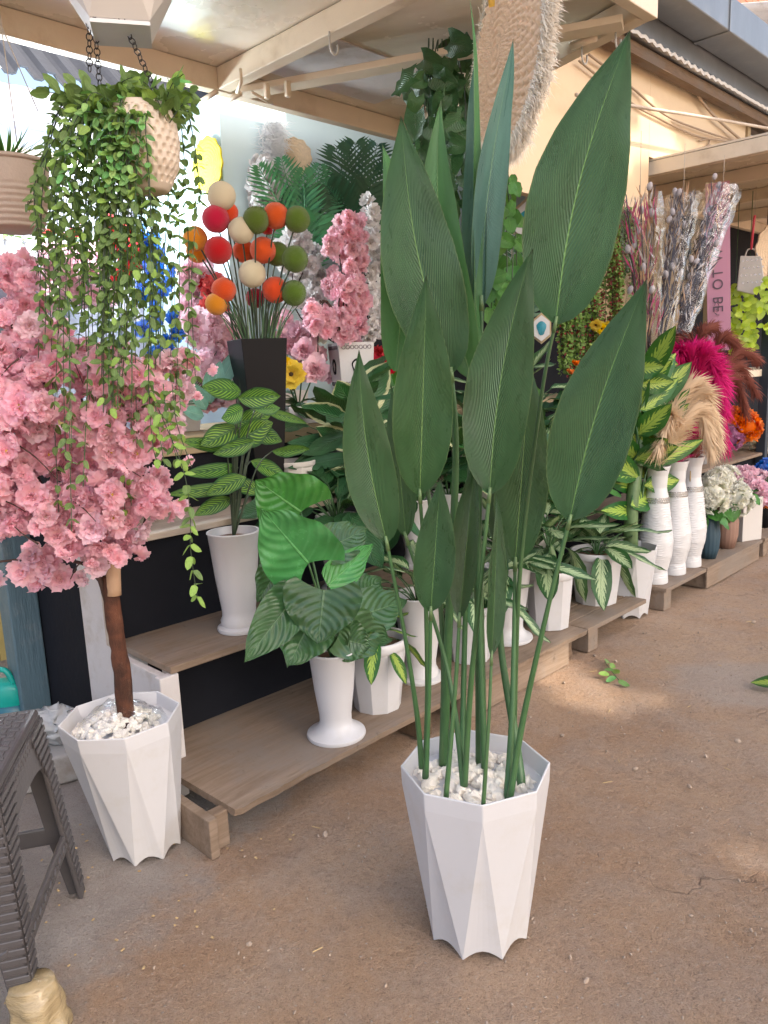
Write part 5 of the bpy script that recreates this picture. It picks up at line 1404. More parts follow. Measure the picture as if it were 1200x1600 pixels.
blossom_branch('tall pink blossom branch in the patterned vase', 'pink', mth, [(535, 325), (562, 335), (572, 400), (570, 500), (560, 535), (525, 530), (510, 450), (512, 380)], 1.22, 105, (.035, .05), 1)
blossom_branch('white blossom branch right of the tall pink one', 'white', mth + U * .03, [(572, 310), (588, 330), (600, 420), (592, 540), (560, 530), (572, 430)], 1.36, 80, (.035, .05), 2)
blossom_branch('low pink blossom spray left of the tall pink one', 'pink', mth - U * .03, [(490, 470), (515, 480), (520, 530), (490, 525), (475, 500)], 1.18, 26, (.032, .045), 3)
blossom_branch('white blossom branch behind the green moss balls', 'white', mth - U * .05, [(440, 350), (490, 370), (510, 430), (500, 540), (470, 520), (440, 430)], 1.55, 80, (.04, .06), 4)

def bunch(name, label, cat, key, poly, t, n, size, seed, pot=None, group='flower bunches behind the vases', leafkey=None, rise=None):
    rng = random.Random(seed); xs = [p[0] for p in poly]; ys = [p[1] for p in poly]
    b = pot[0] if pot else T(sum(xs) / len(xs), max(ys), t)
    r = root(name, label, cat, b, group); k = 0; tries = 0
    if pot:
        if pot[1] == 'square': tapered_square(r, b, pot[2], pot[3], pot[4], pot[5], math.radians(25), 'pot')
        else: pedestal(r, b, pot[2], pot[3], pot[4], pot[4] * 1.05, pot[5])
    while k < n and tries < 8000:
        tries += 1; x, y = rng.uniform(min(xs), max(xs)), rng.uniform(min(ys), max(ys))
        if not inpoly(x, y, poly): continue
        p = T(x, y, t + rng.uniform(-.10, .10)); out = (CAM - p).normalized() * 1.2 + V((rng.uniform(-1, 1), rng.uniform(-.5, .5), rng.uniform(-.4, 1)))
        inst('blossom', rng.choice(FM[key]), r, frame(out.orthogonal(), out, p, rng.uniform(*size))); k += 1
        if k % 4 == 0:
            MB().tube([b + Z * (pot[2] * .9 if pot else 0), p], [.003, .002], 5).build('stem', M['stem'], r)
        if leafkey and k % 3 == 0:
            q = p + V((rng.uniform(-.06, .06), .03, rng.uniform(-.08, .02))); inst('leaf', rng.choice(LM[leafkey]), r, frame(V((rng.uniform(-1, 1), -.3, rng.uniform(-.6, .4))), V((0, -.6, 1)), q, rng.uniform(.06, .1)))
    return r
bunch('peony_bunch', 'pale pink chrysanthemum bunch left of the black vase', 'flowers', 'pale', [(305, 490), (360, 500), (378, 560), (380, 620), (330, 640), (300, 600)], 1.35, 60, (.05, .075), 11, (S(.75, 1.35, 1.151), 'square', .15, .14, .1, 'cream_plastic'))
bunch('peony_bunch', 'pink bunch right of the black vase above the sunflower', 'flowers', 'rose', [(440, 500), (470, 520), (500, 560), (515, 590), (460, 560), (440, 540)], 1.42, 36, (.05, .07), 12, (S(1.5, 1.5, 1.151), 'square', .15, .14, .1, 'cream_plastic'))
def peony_pot():
    c = S(1.28, 1.18, 1.151); r = root('flower_pot', 'white square pot with large pink peony and yellow sunflower', 'flower pot', c)
    tapered_square(r, c, .085, .17, .15, 'white_plastic', math.radians(28), 'pot')
    def put(x, y, t, key, sz, nm):
        p = T(x, y, t); out = (CAM - p).normalized() + Z * .2; inst(nm, rp.choice(FM[key]), r, frame(out.orthogonal(), out, p, sz)); MB().tube([c + Z * .06, p], .004, 5).build('stem', M['stem'], r)
    put(492, 580, 1.05, 'peony', .08, 'peony'); put(475, 548, 1.1, 'peony', .06, 'peony'); put(455, 585, 1.08, 'sunflower', .065, 'sunflower'); put(440, 572, 1.12, 'sunflower', .05, 'sunflower')
    radial_leaves(r, 'dark_leaf', c + Z * .08, 12, rp, (.08, .13), (.02, .08), (0, 60))
peony_pot()
def lime_sprig():
    bunch('flower_bunch', 'lime green small flower bunch beside the patterned vase', 'flowers', 'cream', [(478, 420), (500, 410), (510, 560), (485, 590), (470, 540)], 1.75, 34, (.03, .05), 13)
lime_sprig()
bunch('flower_bunch', 'deep red roses behind the patterned vase at the right', 'flowers', 'red', [(580, 560), (606, 545), (612, 610), (584, 620)], 1.5, 16, (.06, .08), 14)
bunch('flower_bunch', 'red fuchsia flowers hanging behind the vines', 'flowers', 'red', [(165, 345), (205, 340), (215, 420), (180, 460), (160, 400)], 2.2, 22, (.035, .055), 15)
bunch('flower_bunch', 'bright blue hanging flowers behind the vines', 'flowers', 'blue', [(215, 345), (270, 370), (290, 470), (275, 580), (225, 560), (218, 430)], 2.3, 38, (.04, .065), 16)
bunch('flower_bunch', 'pale lilac pink flowers at the foot of the bright wall', 'flowers', 'pale', [(285, 410), (320, 400), (340, 470), (330, 520), (290, 500)], 1.9, 40, (.05, .08), 18)
bunch('flower_bunch', 'crimson carnations left of the lowest yellow ball', 'flowers', 'red', [(318, 440), (335, 440), (345, 500), (322, 495)], 1.8, 14, (.05, .07), 19)
bunch('flower_bunch', 'lilac flowers deep behind the vines at the left', 'flowers', 'pale', [(70, 400), (160, 380), (165, 470), (80, 480)], 2.5, 40, (.06, .09), 20)

# palm fronds ------------------------------------------------------------------
def frond(parent, a, b, sag, nl, ll, mt, rng, w=.016, up=None):
    pts = spline([a, a.lerp(b, .5) + Z * sag, b], 10); mb = MB(); mb.tube(pts, [.006, .004, .002], 5)
    axis = (b - a).normalized(); nrm = (CAM - a).normalized(); side = axis.cross(nrm).normalized()
    for i in range(nl):
        f = .12 + .88 * i / (nl - 1); p = pts[min(int(f * (len(pts) - 1)), len(pts) - 1)]; L = ll * (math.sin(PI * min(1, f * .85 + .12)) ** .6)
        for sg in (-1, 1):
            d = (side * sg * .8 + axis * .75 + nrm * rng.uniform(-.15, .3) - Z * .08).normalized(); w_ = d.cross(nrm).normalized() * (w / 2)
            e = p + d * L - Z * (L * L * .35); m_ = p + d * L * .45
            mb.add([p, m_ - w_, m_ + w_, e], [(0, 1, 2), (1, 3, 2)])
    return mb.build('frond', M[mt], parent)
def palm(label, base, ends, mt, ll, t, nl=26, w=.018):
    rng = random.Random(len(label)); r = root('palm_plant', label, 'palm', base, 'palms at the back of the stall')
    MB().tube([base, base + Z * .25], [.03, .02], 8).build('trunk', M['dark_stem'], r)
    for (x, y, dt) in ends: frond(r, base + Z * .22, T(x, y, t + dt), .06, nl, ll, mt, rng, w)
    return r
palm('bright green feathery palm above the felt balls', T(480, 440, 1.75) - Z * .2, [(405, 262, 0), (440, 250, .1), (475, 268, -.1), (500, 260, .1), (520, 290, 0), (430, 300, .15), (455, 330, .1), (500, 340, -.1), (470, 300, 0)], 'palm_leaf', .17, 1.75)
palm('dark fan palm against the white wall left of the tall leaves', T(560, 420, 1.7) - Z * .15, [(525, 230, .1), (555, 222, 0), (590, 225, .1), (610, 260, 0), (510, 290, 0), (540, 300, .1), (580, 290, -.1), (620, 320, 0), (600, 340, .1)], 'palm_dark', .22, 1.7, 24, .022)
palm('dark palm leaflets behind the blue leaf near the hexagon mirror', T(800, 560, 1.3) - Z * .2, [(830, 330, 0), (845, 390, .1), (850, 420, 0), (800, 380, 0), (780, 420, .1), (820, 450, 0)], 'palm_dark', .2, 1.3)

# things on the stall walls --------------------------------------------------------
def feather_hanging():
    c = T(428, 240, 1.95); r = root('wall_hanging', 'white feather hanging on the pale cyan wall', 'wall hanging', c - Z * .3); rng = random.Random(3); mb = MB()
    for i in range(2600):
        f = rng.random(); x, y = 428 + rng.gauss(0, 8) + (8 if f > .5 else 0), 190 + f * 130
        p = T(x, y, 1.98); d = V((rng.uniform(-1, 1), rng.uniform(-.6, .1), rng.uniform(-.9, .4))).normalized(); L = rng.uniform(.04, .1); w_ = d.orthogonal().normalized() * .003
        mb.add([p - w_, p + w_, p + d * L - Z * .01], [(0, 1, 2)])
    o = mb.build('feathers', M['feather'], r); o['kind'] = 'stuff'
    MB().tube([T(428, 190, 1.98), T(428, 175, 1.99)], .003, 5).build('cord', M['cord'], r)
feather_hanging()
def round_mat(label, px, py, t, rpx, mt, squash=1.0, nr=None, at=None):
    c = at if at is not None else T(px, py, t); R = rpx * depth(c) / FPX; r = root('wall_hanging', label, 'wall hanging', c - Z * R, 'round mats hung in the stall')
    nr = (nr or -N).normalized(); x = nr.cross(Z).normalized(); mb = MB(); n = 48; rows = 24; vs = []
    for i in range(rows + 1):
        f = i / rows
        for j in range(n):
            a = 2 * PI * j / n; q = R * f * (1 + (.04 * math.sin(a * 12) if f > .9 else 0)); vs.append(c + x * (q * math.cos(a)) + Z * (q * math.sin(a)) + nr * (.012 + .006 * abs(math.sin(f * 24))))
    mb.add(vs, [(i * n + j, i * n + (j + 1) % n, (i + 1) * n + (j + 1) % n, (i + 1) * n + j) for i in range(rows) for j in range(n)])
    o = mb.build('mat_disc', M[mt], r); o.modifiers.new('t', 'SOLIDIFY').thickness = .012
    return r
round_mat('yellow green round mat on the bright wall by the wall corner', 329, 258, 2.3, 40, 'mat_yellow', nr=-U, at=SP(327, 258, 1.49))
round_mat('woven round mat beside the white feathers', 458, 248, 1.99, 30, 'straw', nr=(-U * .8 - N * .6))
round_mat('scalloped woven round mat at the right edge', 1206, 395, .6, 42, 'straw', nr=(-N - U * .3))
def orchid():
    r = bunch('flower_bunch', 'white orchid spray against the pale cyan wall', 'flowers', 'white', [(395, 255), (420, 240), (432, 300), (420, 330), (395, 325)], 1.9, 18, (.05, .07), 22)
orchid()
def lamp():
    c = T(284, 221, 2.5); r = root('wall_lamp', 'glowing white lamp on the bright stall wall', 'lamp', c)
    MB().lathe([(.001, -.055), (.03, -.048), (.048, -.02), (.05, .0), (.03, .04), (.022, .05)], 20, c).build('bulb', M['lamp_glow'], r)
    MB().lathe([(.024, .05), (.024, .10), (.001, .10)], 16, c).build('cap', M['white_plastic'], r)
    MB().tube([c + Z * .1, V((c.x, c.y, 2.93))], .004, 5).build('cord', M['cord'], r)
    ld = bpy.data.lights.new('lamp_light', 'POINT'); ld.energy = 16; ld.color = (.75, .90, 1); ld.shadow_soft_size = .06
    lo = bpy.data.objects.new('lamp_light', ld); COL.objects.link(lo); lo.parent = r; lo.location = V((0, 0, -.08)) - N * .02
lamp()
def tube_lamp(s, t, z, L, en, label):
    c = S(s, t, z); r = root('tube_lamp', label, 'lamp', c, 'tube lamps inside the stall')
    MB().tube([S(s - L / 2, t, z), S(s + L / 2, t, z)], .014, 12).build('tube', M['lamp_glow'], r)
    spart('housing', M['white_plastic'], r, s - L / 2 - .02, s + L / 2 + .02, t - .02, t + .02, z + .016, z + .05)
    for f in (-.36, 0, .36):
        ld = bpy.data.lights.new('lamp_light', 'POINT'); ld.energy = en / 3; ld.color = (.78, .92, 1); ld.shadow_soft_size = .05
        lo = bpy.data.objects.new('lamp_light', ld); COL.objects.link(lo); lo.parent = r; lo.location = U * (L * f) - Z * .07
tube_lamp(.75, 2.35, 2.5, 1.1, 34, 'white tube lamp under the stall ceiling behind the awning beam')
def pot_shelf():
    a = T(-20, 398, 2.75); r = root('wall_shelf', 'white shelf at the left with small flower pots on it', 'shelf', a)
    z = a.z
    def zz(px): return T(px, 398, 2.75)
    sa = (zz(-60) - C0).dot(U); sb = (zz(150) - C0).dot(U)
    spart('shelf_board', M['white_wall'], r, sa, sb, 2.72, 3.0, z - .05, z, bev=.003)
    spart('bracket', M['white_wall'], r, sb - .06, sb - .03, 2.74, 3.0, z - .2, z - .052)
    rng = random.Random(6); lbs = ['small white pot with yellow flowers, leftmost on the wall shelf', 'small white pot with yellow flowers next along the wall shelf', 'small white pot with dark red flowers on the wall shelf', 'small white pot partly behind the vines on the wall shelf', 'small white pot at the hidden end of the wall shelf']
    for i, px in enumerate((-8, 22, 53, 84, 118)):
        p = T(px, 394, 2.80); c = V((p.x, p.y, z + .001)); q = root('flower_pot', lbs[i], 'flower pot', c, 'small pots on the wall shelf')
        gon_pot(q, c, .10, .05, .038, 16, 'white_plastic')
        radial_leaves(q, 'vine_leaf', c + Z * .1, 22, rng, (.03, .05), (.01, .06), (0, 80), stems=False)
        for k in range(5):
            pp = c + Z * rng.uniform(.13, .17) + V((rng.uniform(-.05, .05), rng.uniform(-.05, .0), 0)); inst('blossom', rng.choice(FM['sunflower'] if i < 2 else FM['red']), q, frame(V((1, 0, 0)), V((0, -1, .6)), pp, .025))
pot_shelf()
def hex_mirror(px, py, t, rpx, label):
    c = T(px, py, t); R = rpx * depth(c) / FPX; r = root('hexagon_plaque', label, 'wall ornament', c, 'hexagon plaques with blue agate')
    nr = (CAM - c); nr.z = 0; nr.normalize(); x = nr.cross(Z)
    def hexo(name, mt, R_, d0, d1, sq=1):
        mb = MB(); vs = [c + x * (R_ * .72 * math.cos(a)) + Z * (R_ * math.sin(a)) + nr * d for d in (d0, d1) for a in [PI / 2 + i * PI / 3 for i in range(6)]]
        mb.add(vs, [tuple(range(6)), tuple(range(11, 5, -1))] + [(i, 6 + i, 6 + (i + 1) % 6, (i + 1) % 6) for i in range(6)]); mb.build(name, M[mt], r, smooth=False)
    hexo('wood_back', 'tan_wood', R * 1.2, -.02, 0); hexo('white_plate', 'white_plastic', R, .001, .012)
    mb = MB(); mb.lathe([(.001, 0)], 1); mb = MB(); vs = [c + nr * .02] + [c + nr * .014 + x * (R * .36 * math.cos(a) * (1 + .2 * math.sin(a * 3))) + Z * (R * .55 * math.sin(a)) for a in np.linspace(0, 2 * PI, 15)[:-1]]
    mb.add(vs, [(0, 1 + i, 1 + (i + 1) % 14) for i in range(14)]); mb.build('agate_slice', M['agate'], r)
    MB().tube([c + Z * R * 1.1 - nr * .01, V((c.x, c.y, max(c.z + .3, 2.0))) - nr * .01], .003, 5).build('cord', M['cord'], r)
hex_mirror(822, 345, 1.25, 28, 'hexagon plaque with blue agate beside the large leaf edge')
hex_mirror(846, 513, 1.0, 20, 'hexagon plaque with blue agate under the large leaf base')
single('window_panel', M['glass_panel'], 'grey glass panel showing between the leaves under the cream wall', 'panel', (3.2, 4.4, 1.5, 1.53, 2.25, 2.6))
def tulip():
    c = T(897, 640, .95); r = root('flower_bunch', 'orange red tulip bloom below the creepers', 'flowers', c)
    for (x, y, s_) in ((902, 572, .05), (893, 585, .045), (908, 585, .04)):
        p = T(x, y, .95); inst('blossom', FM['orange'][0] if s_ > .042 else FM['red'][0], r, frame(V((0, 0, 1)).orthogonal(), V((0, -.4, 1)), p, s_)); MB().tube([c, p], .004, 5).build('stem', M['stem'], r)
tulip()
bunch('flower_bunch', 'small yellow flowers among the creepers', 'flowers', 'sunflower', [(928, 505), (950, 505), (945, 535), (930, 530)], .98, 7, (.03, .04), 30)

# ------------------------------------------------------------------ right hand vases
def plume(parent, a, pts, n, L, mt, rng, spread=.6, droop=.5):
    sp = spline(pts, 12); MB().tube(sp, [.004, .003, .0015], 5, cap=False).build('stalk', M['dried_tan'], parent)
    mb = MB(); k = len(sp)
    for i in range(n):
        f = rng.random() ** .8; q = .22 + .78 * f; j = min(int(q * (k - 1)), k - 2); p = sp[j].lerp(sp[j + 1], rng.random()); ax = (sp[j + 1] - sp[j]).normalized()
        o = Quaternion(ax, rng.random() * 2 * PI) @ ax.orthogonal().normalized(); l = L * rng.uniform(.5, 1) * (1.0 - .45 * abs(q - .5) * 2)
        d = (ax * rng.uniform(.5, 1.2) + o * spread * rng.uniform(.3, 1)).normalized(); w_ = d.cross(o).normalized() * .0022
        m1 = p + d * l * .5 - Z * (droop * l * .12); e = p + d * l - Z * (droop * l * .5)
        mb.add([p - w_, p + w_, m1 + w_ * 1.4, m1 - w_ * 1.4, e], [(0, 1, 2, 3), (3, 2, 4)])
    o = mb.build('plume', M[mt], parent); return o
def tall_vase(s, t, label):
    z0 = .1355; c = S(s, t, z0); r = root('vase', label, 'vase', c, 'tall white banded vases'); h = .67
    pr = []; n = 230
    for i in range(n):
        f = i / (n - 1)
        rad = float(np.interp(f, [0, .03, .1, .25, .36, .5, .68, .74, .82, .92, 1], [.072, .072, .066, .090, .094, .082, .068, .062, .052, .056, .070]))
        pr.append((rad, f * h))
    def md(a, i, rr, z):
        f = z / h
        if f > .68 or f < .04: return 0
        k_ = math.floor(f * 46 + .6 * math.sin(a * 3 + 1) + .4 * math.sin(a * 5 + f * 9)); ph = f * 46 + .6 * math.sin(a * 3 + 1) + .4 * math.sin(a * 5 + f * 9) - k_
        return .0042 * (math.sin(ph * PI) ** .6) * (.45 + .9 * abs(mnoise.noise(V((a * 2.2 + k_ * 3.7, k_ * 1.9, s))))) - .001
    mb = MB(); mb.lathe([(.001, .002)] + pr + [(.064, h), (.046, h * .85), (.001, h * .8)], 64, c, mod=md); mb.build('vase_body', M['vase_white'], r)
    mb = MB()
    for row in range(3):
        for j in range(34):
            a = 2 * PI * (j + .5 * (row % 2)) / 34; zc = h * .70 + row * .011; q = float(np.interp(zc / h, [.68, .74, .82], [.068, .062, .052])) + .002
            o = V((math.cos(a), math.sin(a), 0)); mb.box(c + o * q + Z * zc, o, Z.cross(o), Z, .005, .009, .009)
    o = mb.build('silver_band', M['silver'], r, smooth=False); o['kind'] = 'stuff'
    return c + Z * h
V1 = tall_vase(2.96, .12, 'nearest of the three tall white vases with rippled body and silver band')
V2 = tall_vase(3.20, .12, 'middle one of the three tall white vases with rippled body')
V3 = tall_vase(3.42, .12, 'farthest of the three tall white vases with rippled body')
def plumes():
    rng = random.Random(14)
    def pb(label, base, curves, mt, L, n):
        r = root('pampas_bunch', label, 'pampas grass', base - Z * .3, 'dyed pampas bunches in the tall vases')
        for cv in curves: plume(r, base, [base - Z * .3, base] + cv, n, L, mt, rng)
    pb('cream beige pampas plumes drooping over the nearest tall vase', V1, [[T(1052, 640, .1), T(1085, 600, .05), T(1108, 650, .0)], [T(1060, 650, .1), T(1095, 615, .02), T(1118, 670, -.02)], [T(1045, 660, .1), T(1075, 612, .12), T(1100, 640, .1)], [T(1050, 680, .08), T(1090, 640, .02), T(1110, 700, -.02)], [T(1048, 690, .1), T(1050, 650, .05), T(1030, 700, .02)], [T(1052, 670, .1), T(1100, 640, .1), T(1122, 690, .08)]], 'beige_plume', .2, 1400)
    pb('magenta pampas plumes arching above the middle tall vase', V2, [[T(1085, 620, .2), T(1100, 555, .15), T(1128, 600, .12)], [T(1085, 620, .2), T(1110, 570, .2), T(1132, 640, .18)], [T(1080, 620, .2), T(1080, 555, .2), T(1100, 545, .2)], [T(1095, 630, .2), T(1120, 600, .2), T(1132, 690, .16)], [T(1080, 600, .25), T(1065, 550, .25), T(1050, 570, .25)], [T(1095, 620, .18), T(1110, 580, .15), T(1125, 620, .1)]], 'magenta_plume', .24, 1500)
    pb('rust brown pampas plumes leaning right from the farthest tall vase', V3, [[T(1110, 600, .3), T(1125, 530, .3), T(1150, 535, .3)], [T(1115, 610, .3), T(1150, 550, .3), T(1182, 560, .3)], [T(1115, 610, .3), T(1150, 570, .3), T(1180, 610, .3)], [T(1100, 600, .32), T(1095, 530, .35), T(1110, 510, .35)], [T(1115, 620, .3), T(1145, 590, .3), T(1165, 640, .3)], [T(1100, 600, .3), T(1085, 540, .3), T(1065, 530, .35)]], 'rust_plume', .22, 1000)
plumes()
def small_vase(s, t, prof_, mt, label, ribs=0, z=.1355):
    c = S(s, t, z); r = root('vase', label, 'vase', c, 'small vases on the far pallets')
    MB().lathe([(.001, .002)] + prof_ + [(prof_[-1][0] - .006, prof_[-1][1]), (.001, prof_[-1][1] * .7)], 48, c, mod=(lambda a, i, rr, z: .0025 * math.sin(a * ribs)) if ribs else None).build('vase_body', M[mt], r)
    return c + Z * prof_[-1][1]
def flower_head(parent, c, R, key, n, rng, sz):
    for i in range(n):
        d = V((rng.gauss(0, 1), rng.gauss(0, 1), rng.gauss(0, 1) + .25)).normalized(); inst('floret', rng.choice(FM[key]), parent, frame(d.orthogonal(), d, c + d * R * rng.uniform(.8, 1), sz * rng.uniform(.8, 1.2)))
    o = MB().lathe([(.001, -R * .8), (R * .55, -R * .55), (R * .8, 0), (R * .55, R * .55), (.001, R * .8)], 12, c).build('core', M[{'cream': 'cream_petal', 'rose': 'rose_petal', 'orange': 'orange_petal', 'purple': 'purple_petal', 'white': 'white_petal', 'pale': 'pale_pink', 'blue': 'blue_petal'}[key]], parent)
def hydrangea(label, base, heads, key, leafn=10):
    rng = random.Random(len(label) * 3); r = root('hydrangea_bunch', label, 'flowers', base - Z * .08, 'round headed flower bunches at the right')
    for (x, y, t, rpx) in heads:
        c = T(x, y, t); R = rpx * depth(c) / FPX; flower_head(r, c, R, key, 46, rng, R * .36); MB().tube([base - Z * .08, base, c], .004, 5).build('stem', M['stem'], r)
    radial_leaves(r, 'bright_leaf', base + Z * .02, leafn, rng, (.08, .13), (.02, .07), (-25, 40))
va = small_vase(3.66, .10, [(.045, 0), (.062, .06), (.068, .15), (.055, .24), (.05, .27)], 'vase_teal', 'dark teal ribbed vase beside the tall white vases', 16)
vb = small_vase(4.0, .12, [(.055, 0), (.072, .08), (.075, .17), (.06, .27), (.055, .30)], 'vase_brown', 'brown pink ribbed vase next to the dark teal vase', 18)
hydrangea('cream white hydrangeas in the teal ribbed vase', va, [(1113, 775, .08, 24), (1122, 755, .12, 21)], 'cream')
hydrangea('cream white hydrangeas in the brown pink vase', vb, [(1150, 780, .08, 24), (1134, 750, .2, 21)], 'cream')
def square_vases():
    c = S(4.32, .13, .1355); r = root('vase', 'cream square vase with yellow edge under the pink hydrangeas', 'vase', c, 'small vases on the far pallets')
    tapered_square(r, c, .30, .17, .17, 'cream_plastic', math.radians(20), 'vase_body')
    hydrangea('pink hydrangeas in the cream square vase', c + Z * .30, [(1160, 752, .2, 22), (1175, 772, .12, 24), (1185, 760, .2, 22)], 'rose')
    c = S(4.78, .16, .1355); r = root('vase', 'black round vase at the right edge', 'vase', c, 'small vases on the far pallets')
    MB().lathe([(.001, 0), (.06, 0), (.075, .1), (.07, .28), (.05, .34), (.044, .34), (.04, .2), (.001, .2)], 32, c).build('vase_body', M['black_gloss'], r)
    hydrangea('mixed blue and white flowers at the right edge', c + Z * .34, [(1196, 735, .3, 16), (1205, 765, .15, 18)], 'blue')
    hydrangea('small orange flowers low at the right edge', c + Z * .33, [(1200, 790, .12, 13)], 'orange', 5)
    rng = random.Random(2)
    for i, (s, t, lb, key, heads, flb) in enumerate(((4.55, .78, 'white ribbed vase under the purple flowers', 'purple', [(1140, 682, .75, 19)], 'purple hydrangea head beside the orange one'), (4.85, .80, 'white ribbed vase under the orange flowers', 'orange', [(1160, 668, .7, 26), (1145, 655, .8, 18)], 'bright orange round flower heads'), (5.15, .78, 'white ribbed vase under the pale green flowers', 'cream', [(1190, 690, .7, 18), (1182, 675, .85, 16)], 'pale pink and green flower heads right of the orange ones'))):
        c = S(s, t, .5255); r = root('vase', lb, 'vase', c, 'ribbed vases on the right step')
        MB().lathe([(.001, 0), (.05, 0), (.06, .2), (.07, .42), (.064, .42), (.05, .2), (.001, .2)], 40, c, mod=lambda a, i, rr, z: .002 * math.sin(a * 14)).build('vase_body', M['vase_grey'], r)
        hydrangea(flb, c + Z * .42, heads, key, 9)
square_vases()

# wrapped dried bouquets ---------------------------------------------------------
def bouquet(label, a, b, w0, w1, seed, t, pods, cols, hang=True):
    """cellophane cone from its closed foot a up to its open mouth b"""
    rng = random.Random(seed); r = root('wrapped_bouquet', label, 'bouquet', a, 'dried bouquets wrapped in clear film')
    d = (b - a); L = d.length; d.normalize(); nr = (CAM - a); nr = (nr - d * nr.dot(d)).normalized(); x = d.cross(nr)
    mb = MB(); rows = 20; n = 26; vs = []
    for i in range(rows + 1):
        f = i / rows; R = w0 + (w1 - w0) * f ** .8
        for j in range(n):
            an = 2 * PI * j / n; q = a + d * (f * L) + (x * math.cos(an) + nr * math.sin(an) * .6) * R
            q = q + V((mnoise.noise(q * 14), mnoise.noise(q * 14 + V((9, 0, 0))), mnoise.noise(q * 11))) * .022 + (x * math.cos(an) + nr * math.sin(an)) * (.012 * math.sin(an * 9 + f * 7)) * (f > .7)
            vs.append(q)
    mb.add(vs, [(i * n + j, i * n + (j + 1) % n, (i + 1) * n + (j + 1) % n, (i + 1) * n + j) for i in range(rows) for j in range(n)]); mb.build('clear_wrap', M['clear_film'], r)
    for i in range(16):
        f1 = rng.uniform(.75, 1.06); off = (x * rng.uniform(-1, 1) + nr * rng.uniform(-.5, .5)); e = a + d * (L * f1) + off * w1 * .8
        MB().tube([a + off * w0 * .3, a.lerp(e, .5) + off * .01, e], [.004, .003, .002], 5, smooth=3).build('twig', M[rng.choice(('dried_dark', 'twig', 'dried_dark'))], r)
    for i in range(pods):
        f = rng.uniform(.45, 1.05); off = (x * rng.uniform(-1, 1) + nr * rng.uniform(-.6, .6)) * (w0 + (w1 - w0) * f) * .8; c = a + d * (L * f) + off
        mm = frame(d + V((rng.uniform(-.5, .5), 0, 0)), nr, c, 1) @ Matrix.Diagonal((.018, .028, .018, 1)); inst('pod', PODM, r, mm)
    for mt, n_, L_ in cols:
        mb = MB()
        for i in range(n_):
            f = rng.uniform(.15, .95); off = (x * rng.uniform(-1, 1) + nr * rng.uniform(-.6, .6)) * (w0 + (w1 - w0) * f) * .75; p = a + d * (L * f) + off
            e = (d + x * rng.uniform(-.5, .5) + nr * rng.uniform(-.5, .5)).normalized(); w_ = e.cross(nr).normalized() * rng.uniform(.002, .007)
            mb.add([p, p + e * L_ * .5 - w_, p + e * L_ * .5 + w_, p + e * L_], [(0, 1, 2), (1, 3, 2)])
        mb.build('dried_sprays', M[mt], r)
    if hang: MB().tube([b, V((b.x, b.y, 2.745))], .002, 5).build('cord', M['cord'], r)
bm = bmesh.new(); bmesh.ops.create_icosphere(bm, subdivisions=2, radius=1); PODM = bpy.data.meshes.new('pod'); bm.to_mesh(PODM); bm.free(); PODM.materials.append(M['pod'])
for p_ in PODM.polygons: p_.use_smooth = True
bouquet('left dried bouquet with grey pods and pink grass in clear film', T(1010, 570, .55), T(1000, 305, .55), .09, .13, 1, .55, 12, (('dried_pink', 70, .16), ('dried_tan', 30, .16), ('dried_grey', 40, .10)))
bouquet('middle dried bouquet topped with grey pods in clear film', T(1030, 540, .5), T(1068, 305, .5), .06, .10, 2, .5, 16, (('dried_dark', 90, .12), ('dried_grey', 90, .09), ('dried_tan', 14, .14)))
bouquet('right dried bouquet leaning right in crumpled clear film', T(1050, 560, .45), T(1130, 295, .45), .06, .115, 3, .45, 14, (('dried_grey', 110, .09), ('dried_dark', 80, .12), ('dried_tan', 36, .14)))

def banner():
    a, b = T(1121, 285, .75), T(1124, 548, .75); c = (a + b) / 2; k = depth(c) / FPX; W = 34 * k
    r = root('banner', 'pink vertical banner with dark capital letters beside the bouquets', 'banner', b)
    ax = (b - a).normalized(); nr = (CAM - c); nr = (nr - ax * nr.dot(ax)).normalized(); x = nr.cross(ax); x = x if x.dot(cam_right) > 0 else -x
    MB().box(c, x, ax, nr, W, (b - a).length, .004).build('cloth', M['pink_sign'], r, smooth=False)
    for txt, px, py, sz in (('W TO BE', 1122, 387, 21),):
        cu = bpy.data.curves.new('lettering', 'FONT'); cu.body = txt; cu.size = sz * k * 1.0; cu.extrude = .0006; cu.space_character = 1.18; cu.align_y = 'CENTER'; cu.materials.append(M['ink'])
        tmp = bpy.data.objects.new('lettering_curve', cu); COL.objects.link(tmp); bpy.context.view_layer.update(); me = bpy.data.meshes.new_from_object(tmp.evaluated_get(bpy.context.evaluated_depsgraph_get())); bpy.data.objects.remove(tmp)
        o = bpy.data.objects.new('lettering', me); COL.objects.link(o); o.parent = r
        p = T(px, py, .75) + nr * .005
        mm = Matrix((ax, -x * -1, nr)).transposed().to_4x4()
        # the banner is seen from its back: letters run downwards, heads to the left
        mm = Matrix((ax, -x, nr)).transposed().to_4x4(); mm.translation = p - wloc(r); o.matrix_local = mm
    pts = [(1116, 478), (1120, 472), (1124, 480), (1118, 484), (1128, 484), (1122, 492), (1116, 488), (1126, 496), (1121, 504), (1126, 512)]
    MB().tube([T(px, py, .75) + nr * .004 for px, py in pts], .0022, 5, smooth=4).build('flourish', M['ink'], r)
    MB().tube([a, V((a.x, a.y, 2.745))], .002, 5).build('cord', M['cord'], r)
banner()
